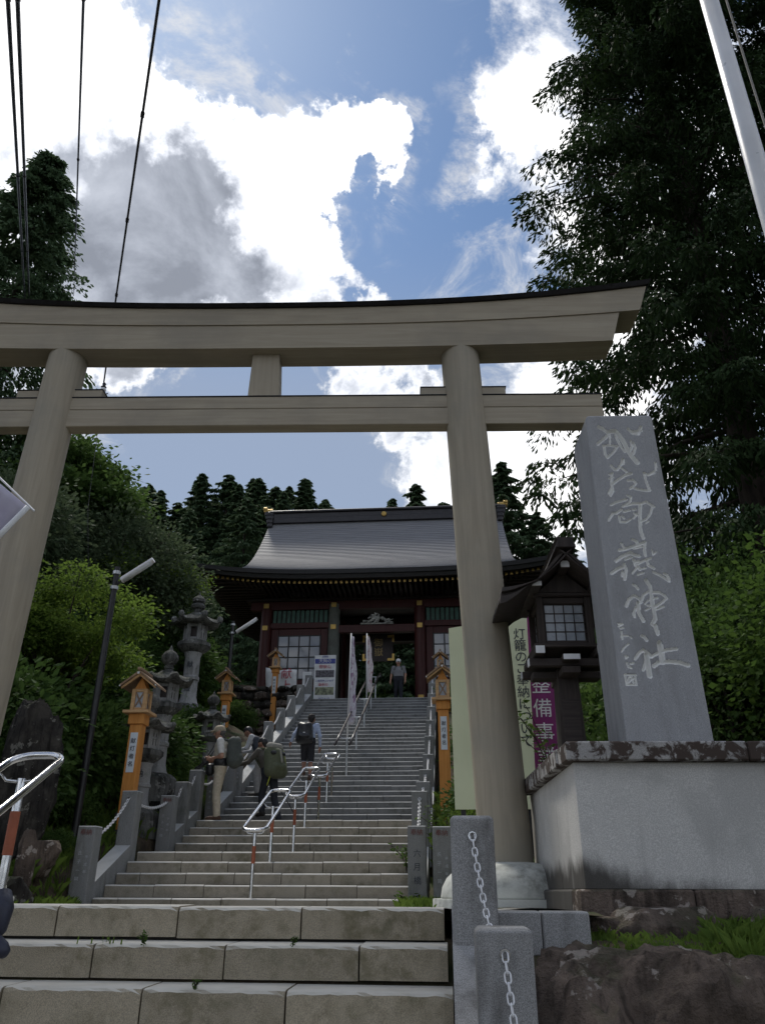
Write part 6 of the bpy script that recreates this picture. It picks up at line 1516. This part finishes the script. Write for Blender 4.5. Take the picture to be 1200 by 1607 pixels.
def figure(J, mats, H=1.70, sleeve='long', legs='long', build=1.0, hand_curl=.6, vox=.0115):
    """J: joints in metres, x right, y forward, z up. material slots: 0 skin 1 shirt 2 trousers 3 shoes 4 eyes 5 lips"""
    s = H/1.70*build; P = []
    def c(a, b, r1, r2, m, k=.025): P.append(('c', (tuple(a), tuple(b), r1*s, r2*s), m, k))
    def e(cn, r, m, k=.02): P.append(('e', (tuple(cn), tuple(q*s for q in r)), m, k))
    pel, ch, nk, hd = [np.array(J[q]) for q in ('pelvis', 'chest', 'neck', 'head')]
    sh = [np.array(J['shl']), np.array(J['shr'])]; ax_ = sh[1]-sh[0]; ax_ /= np.linalg.norm(ax_); upv = nk-pel; upv /= np.linalg.norm(upv); fwd_ = np.cross(upv, ax_)
    hips = [np.array(J['hipl']), np.array(J['hipr'])]
    # trunk: paired cones give a wide, shallow torso
    for sg, hp, s_ in ((-1, hips[0], sh[0]), (1, hips[1], sh[1])):
        mid = ch+ax_*sg*.085*s; wa = lerp(pel, ch, .35)+ax_*sg*.075*s
        c(hp+upv*.04*s, wa, .112, .100, 2 if True else 1, .05); c(wa, mid, .102, .112, 1, .05); c(mid, np.array(s_)-ax_*sg*.035*s-upv*.02*s, .105, .070, 1, .05)
    c(lerp(pel, ch, .25), ch, .105, .12, 1, .05); c(ch, nk-upv*.03*s, .105, .062, 1, .05)
    c(pel-upv*.03*s, lerp(pel, ch, .22), .118, .112, 2, .04)
    c(nk-upv*.04*s, nk+(hd-nk)*.5, .055, .052, 0, .02)
    # head
    f = np.array(J.get('face', tuple(fwd_))); f = f/np.linalg.norm(f); hu = hd-nk; hu = hu/np.linalg.norm(hu); hu = hu-f*(hu @ f)*1.0; hu /= np.linalg.norm(hu); hr = np.cross(f, hu)
    P.append(('c', (tuple(hd+hu*.028*s-f*.016*s), tuple(hd+hu*.030*s+f*.022*s), .082*s, .078*s), 0, .02)); P.append(('c', (tuple(hd-hu*.02*s+f*.02*s), tuple(hd-hu*.075*s+f*.052*s), .066*s, .036*s), 0, .03))
    P.append(('c', (tuple(hd+hu*.012*s+f*.092*s), tuple(hd-hu*.022*s+f*.112*s), .010*s, .017*s), 0, .012))
    for sg in (-1, 1):
        P.append(('c', (tuple(hd+hr*sg*.080*s+hu*.012*s-f*.008*s), tuple(hd+hr*sg*.082*s-hu*.028*s-f*.002*s), .018*s, .012*s), 0, .008)); P.append(('e', (tuple(hd+hr*sg*.032*s+hu*.006*s+f*.090*s), (.012*s, .012*s, .010*s)), 4, .003))
    P.append(('e', (tuple(hd-hu*.052*s+f*.086*s), (.024*s, .014*s, .008*s)), 5, .004))
    # arms and hands
    for sg, a_, el, wr in ((-1, sh[0], J['ell'], J['wrl']), (1, sh[1], J['elr'], J['wrr'])):
        el, wr = np.array(el), np.array(wr)
        c(a_, lerp(a_, el, .55), .066, .055, 1, .03); c(lerp(a_, el, .55), el, .052 if sleeve == 'long' else .044, .046 if sleeve == 'long' else .040, 1 if sleeve == 'long' else 0, .012)
        if sleeve != 'long': c(lerp(a_, el, .40), lerp(a_, el, .72), .060, .058, 1, .008)
        c(el, lerp(el, wr, .85), .046 if sleeve == 'long' else .041, .036 if sleeve == 'long' else .030, 1 if sleeve == 'long' else 0, .02); c(lerp(el, wr, .85), wr, .028, .026, 0, .015)
        hdir = np.array(J.get('hdl' if sg < 0 else 'hdr', tuple(wr-el))); hdir = hdir/np.linalg.norm(hdir); pn = np.array(J.get('pnl' if sg < 0 else 'pnr', (-sg, 0, 0)), float); pn = pn-hdir*(pn @ hdir); pn /= np.linalg.norm(pn); sd_ = np.cross(hdir, pn)
        c(wr, wr+hdir*.055*s, .028, .034, 0, .015); c(wr+hdir*.05*s+sd_*.02*s, wr+hdir*.085*s+sd_*.025*s, .021, .018, 0, .015); c(wr+hdir*.05*s-sd_*.02*s, wr+hdir*.085*s-sd_*.025*s, .021, .018, 0, .015)
        for q, (o_, ln) in enumerate(((-.033, .062), (-.011, .074), (.011, .070), (.032, .056))):
            k0 = wr+hdir*.085*s+sd_*o_*s; k1 = k0+(hdir*math.cos(hand_curl*.6)+pn*math.sin(hand_curl*.6))*ln*.5*s; k2 = k1+(hdir*math.cos(hand_curl*1.6)+pn*math.sin(hand_curl*1.6))*ln*.5*s
            c(k0, k1, .0098, .0092, 0, .004); c(k1, k2, .0092, .0082, 0, .004)
        k0 = wr+hdir*.03*s-sd_*.028*s*1; k1 = k0+(hdir*.6-sd_*.6+pn*.35)*.045*s; c(k0, k1, .013, .011, 0, .008); c(k1, k1+(hdir*.85+pn*.4)*.032*s, .0108, .009, 0, .004)
    # legs and feet
    for sg, hp, kn, an, toe in ((-1, hips[0], J['knl'], J['anl'], J['tol']), (1, hips[1], J['knr'], J['anr'], J['tor'])):
        kn, an, toe = np.array(kn), np.array(an), np.array(toe)
        if legs == 'long':
            c(hp, kn, .098, .070, 2, .035); c(kn, lerp(kn, an, .35), .068, .070, 2, .02); c(lerp(kn, an, .35), lerp(kn, an, .92), .070, .062, 2, .02)
        else:
            c(hp, lerp(hp, kn, .95), .100, .082, 2, .03); c(kn-(kn-hp)*.06, lerp(kn, an, .3), .048, .056, 0, .01); c(lerp(kn, an, .3), an, .055, .034, 0, .015)
        fd = toe-an; fd[2] = 0; fl = np.linalg.norm(fd); fd = fd/max(fl, 1e-6); g_ = np.array([0, 0, toe[2]])
        heel = np.array([an[0], an[1], 0])-fd*.045*s; heel[2] = toe[2]+.042*s if J.get('flat', True) else an[2]-.045*s
        c(an, heel+fd*.02*s, .040, .044, 3, .02); ball = np.array([toe[0], toe[1], toe[2]+.034*s])-fd*.06*s; c(heel, ball, .042, .044, 3, .02); c(ball, ball+fd*.055*s, .043, .032, 3, .02)
    return sdf_mesh('body', P, mats, vox)
def person(label, loc, rz, J, mats, **k):
    o = empty('person', loc, rz, label, 'person'); put('body', figure(J, mats, **k), o); return o
def blobmesh(name, prims, mats, parent, vox=.010): return put(name, sdf_mesh(name, prims, mats, vox), parent)
def cap_on(o, hd, f, hu, s, mat, brim=True, name='cap'):
    hd, f, hu = np.array(hd), np.array(f, float), np.array(hu, float); f /= np.linalg.norm(f); hu /= np.linalg.norm(hu); hr = np.cross(f, hu)
    P = [('c', (tuple(hd+hu*.062*s-f*.018*s), tuple(hd+hu*.062*s+f*.022*s), .083*s, .080*s), 0, .02), ('c', (tuple(hd+hu*.05*s-f*.03*s), tuple(hd+hu*.05*s+f*.03*s), .086*s, .083*s), 0, .02)]
    if brim:
        for q in (-.045, -.015, .015, .045): P.append(('c', (tuple(hd+hu*.050*s+f*.07*s+hr*q*s), tuple(hd+hu*.034*s+f*(.185-abs(q)*.5)*s+hr*q*s), .016*s, .012*s), 0, .012))
    blobmesh(name, P, [mat], o, .009)
def hair_on(o, hd, f, hu, s, mat, long_=0.0):
    hd, f, hu = np.array(hd), np.array(f, float), np.array(hu, float); f /= np.linalg.norm(f); hu /= np.linalg.norm(hu); hr = np.cross(f, hu)
    P = [('c', (tuple(hd+hu*.052*s-f*.03*s), tuple(hd+hu*.060*s+f*.016*s), .086*s, .080*s), 0, .02), ('c', (tuple(hd+hu*.0*s-f*.045*s), tuple(hd-hu*(.035+long_)*s-f*.05*s), .072*s, .052*s), 0, .03)]
    for q in range(14): a_ = q*2.4; P.append(('c', (tuple(hd+hu*.08*s-f*.02*s+hr*.05*math.cos(a_)*s), tuple(hd+hu*(.10+.02*math.sin(q*1.7))*s+(f*math.sin(a_)*.05-f*.01+hr*.07*math.cos(a_))*s), .024*s, .012*s), 0, .012))
    blobmesh('hair', P, [mat], o, .009)
# A: man in tan cap with camera, in profile, facing left
beige = mat_c('beige_trousers', (.47, .41, .315)); shirtw = mat_c('pale_shirt', (.66, .65, .62)); brownshoe = mat_c('brown_shoes', (.07, .035, .022)); tancap = mat_c('tan_cap', (.34, .29, .21))
s = 1.76/1.7
JA = dict(pelvis=(0, 0, .96*s), chest=(0, .0, 1.27*s), neck=(0, .02, 1.46*s), head=(0, .075, 1.60*s), shl=(-.185, .02, 1.42*s), shr=(.185, .02, 1.42*s), hipl=(-.085, 0, .93*s), hipr=(.085, 0, .93*s),
  ell=(-.23, -.04, 1.13*s), wrl=(-.10, .19, 1.10*s), elr=(.23, -.04, 1.13*s), wrr=(.10, .20, 1.08*s), hdl=(.3, 1, .1), hdr=(-.3, 1, .1), pnl=(1, 0, .3), pnr=(-1, 0, .3),
  knl=(-.09, .03, .50*s), knr=(.10, .05, .50*s), anl=(-.09, -.02, .085), anr=(.11, .01, .085), tol=(-.10, .17, 0), tor=(.12, .20, 0), face=(0, 1, -.10))
A_loc = (-4.46, 15.85, 1.392)
pa = person('man in tan cap and beige trousers holding a camera, facing left on the stairs', A_loc, R(96), JA, [M['skin'], shirtw, beige, brownshoe, M['eyes'], M['lips']], H=1.76, sleeve='short')
cap_on(pa, JA['head'], (0, 1, -.10), (0, .1, 1), s, tancap); hair_on(pa, tuple(np.array(JA['head'])+np.array([0, -.005, -.03])), (0, 1, -.1), (0, .1, 1), s*.95, mat_c('grey_hair', (.10, .09, .085)))
vest = mat_c('beige_vest', (.42, .39, .32))
blobmesh('vest', [('c', ((sg*.085, .01, 1.06*s), (sg*.095, .01, 1.33*s), .118*s, .126*s), 0, .04) for sg in (-1, 1)]+[('c', ((0, 0.0, 1.06*s), (0, .005, 1.33*s), .125*s, .128*s), 0, .04)], [vest], pa)
blobmesh('belt', [('c', ((-.09, 0, 1.035*s), (.09, 0, 1.035*s), .131*s, .131*s), 0, .01)], [M['paintblack']], pa)
def carried(name, label, cat, loc, rz): return empty(name, loc, rz, label, cat)
def backpack(label, loc, rz, c0, size, mat, mat2, tilt=0.0, extras=(), buckle=None, straps=None):
    o = carried('backpack', label, 'backpack', loc, rz); x, y, z = c0; a_, b_, h_ = size
    P = [('c', ((x+sx*a_*.45, y+tilt*-.5*h_, z-h_*.36), (x+sx*a_*.40, y+tilt*.5*h_, z+h_*.36), b_*.52, b_*.44), 0, .05) for sx in (-1, 1)]+[('c', ((x, y-b_*.12, z-h_*.33), (x, y-b_*.08, z+h_*.28), b_*.62, b_*.50), 0, .05), ('c', ((x-a_*.3, y-b_*.52, z-h_*.22), (x+a_*.3, y-b_*.52, z-h_*.22), b_*.28, b_*.28), 0, .03)]
    blobmesh('sack', P, [mat], o)
    for (pr, mt, nm) in extras: blobmesh(nm, pr, [mt], o)
    st = MB()
    for sx in (-1, 1):
        pts = [(x+sx*.09, y+b_*.4, z-h_*.30), (x+sx*.165, y+b_*.4+.13, z-h_*.12), (x+sx*.14, y+b_*.4+.235, z+h_*.18), (x+sx*.115, y+b_*.4+.15, z+h_*.46), (x+sx*.10, y+b_*.4-.02, z+h_*.42)] if straps is None else [(x+sx*q[0], q[1], q[2]) for q in straps]
        st.tube(pts, [.016, .02, .026, .026, .02], 8)
    st.build('straps', mat2, o, smooth=True); return o
packg = mat_c('charcoal_pack', (.07, .08, .072)); packl = mat_c('grey_pack_panel', (.13, .14, .125))
backpack('charcoal daypack on the back of the man in the tan cap', A_loc, R(96), (0, -.235, 1.24*s), (.26, .24, .50), packg, packg, .04, [([('c', ((-.08, -.30, 1.46*s), (.08, -.30, 1.46*s), .06, .06), 0, .03)], packl, 'lid')])
cm_ = carried('camera', 'black camera with long lens held by the man in the tan cap', 'camera', A_loc, R(96)); m = MB()
m.M = Matrix.Translation((0, .30, 1.06*s)) @ Matrix.Rotation(R(-42), 4, 'X'); m.box(-.075, .075, -.045, .045, -.05, .055, .012); m.box(-.03, .03, -.04, .03, .055, .085, .01); m.build('camera_body', M['paintblack'], cm_)
m = MB(); m.M = Matrix.Translation((0, .30, 1.06*s)) @ Matrix.Rotation(R(-42), 4, 'X') @ Matrix.Rotation(R(-90), 4, 'X'); m.lathe([(.04, .046), (.042, .11), (.038, .115), (.038, .17), (.05, .175), (.05, .25), (.044, .25)], 18); m.build('lens', M['paintblack'], cm_, smooth=40)
m = MB(); m.tube([(-.07, .30, 1.09*s), (-.12, .16, 1.3*s), (-.10, .08, 1.47*s), (0, -.05, 1.52*s), (.10, .08, 1.47*s), (.12, .16, 1.3*s), (.07, .30, 1.09*s)], .009, 6); m.build('strap', M['paintblack'], cm_)
pc_ = carried('pouch', 'black camera pouch hanging at the belly of the man in the tan cap', 'pouch', A_loc, R(96)); blobmesh('bag', [('c', ((-.04, .20, .94*s), (.04, .20, .94*s), .085, .085), 0, .03), ('c', ((-.04, .20, .87*s), (.04, .20, .87*s), .08, .08), 0, .03)], [M['paintblack']], pc_)
# B: hiker with large trekking pack, seen from behind, reaching left
navy = mat_c('navy_trousers', (.016, .019, .028)); olive = mat_c('olive_brown_shirt', (.075, .066, .055)); boots = mat_c('dark_boots', (.02, .017, .015))
s = 1.70/1.7
JB = dict(pelvis=(.0, -.02, .98), chest=(-.02, .10, 1.27), neck=(-.03, .19, 1.45), head=(-.03, .25, 1.585), shl=(-.20, .17, 1.42), shr=(.16, .17, 1.42), hipl=(-.085, -.02, .95), hipr=(.085, -.02, .95),
  ell=(-.34, .30, 1.20), wrl=(-.40, .55, 1.16), elr=(.28, .20, 1.16), wrr=(.30, .38, 1.02), hdl=(-.2, 1, -.1), pnl=(1, 0, 0), hdr=(0, .8, -.4),
  knl=(-.09, .10, .58), knr=(.12, -.05, .50), anl=(-.09, .06, .245), anr=(.13, -.22, .085), tol=(-.10, .25, .16), tor=(.14, -.03, 0.0), face=(-.35, 1, -.30))
B_loc = (-3.66, 16.72, 1.39)
JB['pelvis'] = (0, -.02, .98)
pb = person('hiker in olive shirt and navy trousers with a trekking pack, turned to the left', B_loc, R(52), JB, [M['skin_tan'], olive, navy, boots, M['eyes'], M['lips']], H=1.70)
hair_on(pb, JB['head'], (-.35, 1, -.3), (0, .25, 1), 1.0, M['hair'])
lime = mat_c('lime_strap', (.33, .36, .04)); packo = mat_c('olive_pack', (.085, .095, .055)); packt = mat_c('grey_pack_lid', (.27, .26, .225))
backpack('large olive and grey trekking pack with lime straps on the hiker', B_loc, R(52), (-.01, -.16, 1.20), (.30, .27, .52), packo, packo, .16,
  [([('c', ((-.13, -.12, 1.50), (.11, -.12, 1.50), .085, .085), 0, .03)], packt, 'lid'), ([('c', ((-.15, -.24, 1.36), (.13, -.24, 1.36), .05, .05), 0, .02)], M['paintblack'], 'rolled_mat'), ([('c', ((.155, -.22, 1.42), (.17, -.30, 1.10), .014, .014), 0, .01), ('c', ((.17, -.30, 1.10), (.0, -.36, 1.04), .012, .012), 0, .01), ('c', ((-.16, -.22, 1.40), (-.18, -.28, 1.02), .016, .016), 0, .01), ('c', ((-.18, -.28, 1.02), (-.20, -.18, .72), .014, .012), 0, .01)], lime, 'lime_strap'), ([('c', ((.0, -.30, 1.42), (.0, -.37, 1.18), .022, .02), 0, .01)], packt, 'center_strap')],
  straps=[(.09, -.02, 1.02), (.16, .10, 1.10), (.15, .30, 1.30), (.12, .26, 1.50), (.10, .02, 1.47)])
tp_ = carried('trekking_pole', 'black trekking pole held beside the hiker', 'trekking pole', B_loc, R(52)); m = MB(); m.tube([(.31, .44, 1.06), (.32, .30, .95), (.40, -.10, .50), (.45, -.28, .25)], .010, 8); m.build('shaft', M['paintblack'], tp_, smooth=True); m = MB(); m.tube([(.305, .47, 1.09), (.315, .36, 1.0)], .017, 8); m.build('grip', M['paintblack'], tp_, smooth=True)
# C: person bending over beside the posts
greyt = mat_c('grey_trousers', (.24, .235, .23)); greyv = mat_c('grey_shirt', (.42, .43, .45))
JC = dict(pelvis=(0, -.12, .92), chest=(0, .06, 1.18), neck=(0, .18, 1.34), head=(0, .28, 1.43), shl=(-.17, .14, 1.30), shr=(.17, .14, 1.30), hipl=(-.085, -.12, .89), hipr=(.085, -.12, .89),
  ell=(-.22, .22, 1.04), wrl=(-.10, .44, 1.02), elr=(.22, .22, 1.04), wrr=(.10, .46, 1.0), hdl=(.2, 1, 0), hdr=(-.2, 1, 0), pnl=(1, 0, 0), pnr=(-1, 0, 0),
  knl=(-.09, .0, .49), knr=(.10, -.02, .49), anl=(-.09, -.06, .085), anr=(.11, -.10, .085), tol=(-.10, .13, 0), tor=(.12, .09, 0), face=(0, 1, -.75))
C_loc = (-4.33, 18.45, 2.094)
pcn = person('dark-haired person in grey bending forward beside the granite posts', C_loc, R(84), JC, [M['skin_tan'], greyv, greyt, boots, M['eyes'], M['lips']], H=1.64)
hair_on(pcn, JC['head'], (0, 1, -.75), (0, .75, 1), .97, M['hair'])
blobmesh('vest', [('c', ((sg*.08, -.03, 1.0), (sg*.085, .07, 1.22), .112, .118), 0, .04) for sg in (-1, 1)], [mat_c('navy_vest', (.03, .036, .05))], pcn)
# D: man in pale blue shirt and black shorts walking up, from behind
blue = mat_c('pale_blue_shirt', (.36, .42, .56)); blk = mat_c('black_shorts', (.014, .014, .018))
JD = dict(pelvis=(0, 0, .90), chest=(-.01, .06, 1.20), neck=(.01, .13, 1.37), head=(.045, .20, 1.49), shl=(-.20, .10, 1.33), shr=(.20, .10, 1.33), hipl=(-.085, 0, .88), hipr=(.085, 0, .88),
  ell=(-.34, -.02, 1.10), wrl=(-.43, .05, .92), elr=(.29, .02, 1.05), wrr=(.29, .10, .80), hdl=(-.25, .2, -1), hdr=(.0, .1, -1), pnl=(1, .2, 0), pnr=(-1, .2, 0),
  knl=(-.09, .12, .50), knr=(.09, .0, .47), anl=(-.09, .0, .20), anr=(.09, -.12, .085), tol=(-.10, .19, .115), tor=(.10, .08, 0), face=(.1, 1, -.2))
D_loc = (-3.40, 19.66, 2.58)
JD['anl'] = (-.09, .06, .245); JD['tol'] = (-.10, .26, .16)
pd_ = person('man in pale blue shirt and black shorts climbing the stairs, seen from behind', D_loc, R(2), JD, [M['skin_tan'], blue, blk, brownshoe, M['eyes'], M['lips']], H=1.66, legs='short')
hair_on(pd_, JD['head'], (.1, 1, -.2), (0, .2, 1), 1.04, mat_c('dark_brown_hair', (.016, .012, .011)), .01)
backpack('black backpack with white logo patch on the man in the blue shirt', D_loc, R(2), (-.07, -.12, 1.12), (.24, .21, .47), M['paintblack'], M['paintblack'], .14, [([('c', ((-.09, -.255, 1.10), (-.055, -.255, 1.10), .014, .014), 0, .005)], M['whitecap'], 'logo_patch')], straps=[(.09, -.03, .95), (.20, .06, 1.05), (.17, .20, 1.2), (.135, .19, 1.38), (.10, .02, 1.36)])
# E: man coming out of the gate, facing the camera
greyp = mat_c('grey_polo', (.20, .20, .21)); dkt = mat_c('dark_trousers', (.012, .014, .022))
JE = dict(pelvis=(0, 0, .95), chest=(0, .0, 1.25), neck=(0, .01, 1.44), head=(0, .04, 1.575), shl=(-.19, 0, 1.40), shr=(.19, 0, 1.40), hipl=(-.085, 0, .92), hipr=(.085, 0, .92),
  ell=(-.26, -.03, 1.12), wrl=(-.25, .05, .88), elr=(.27, -.04, 1.12), wrr=(.30, .03, .86), pnl=(1, 0, 0), pnr=(-1, 0, 0), knl=(-.09, .05, .50), knr=(.10, .0, .50), anl=(-.09, .06, .085), anr=(.11, -.10, .085), tol=(-.10, .25, 0), tor=(.13, .08, 0), face=(0, 1, -.12))
E_loc = (-1.72, 29.2, 6.41)
pe = person('man in white cap and grey shirt standing in the gate opening, facing the stairs', E_loc, R(180), JE, [M['skin'], greyp, dkt, boots, M['eyes'], M['lips']], H=1.72, sleeve='short', vox=.014)
cap_on(pe, JE['head'], (0, 1, -.12), (0, .1, 1), 1.05, M['whitecap'])
backpack('dark backpack on the man in the gate opening', E_loc, R(180), (0, -.20, 1.22), (.24, .2, .45), packg, packg)
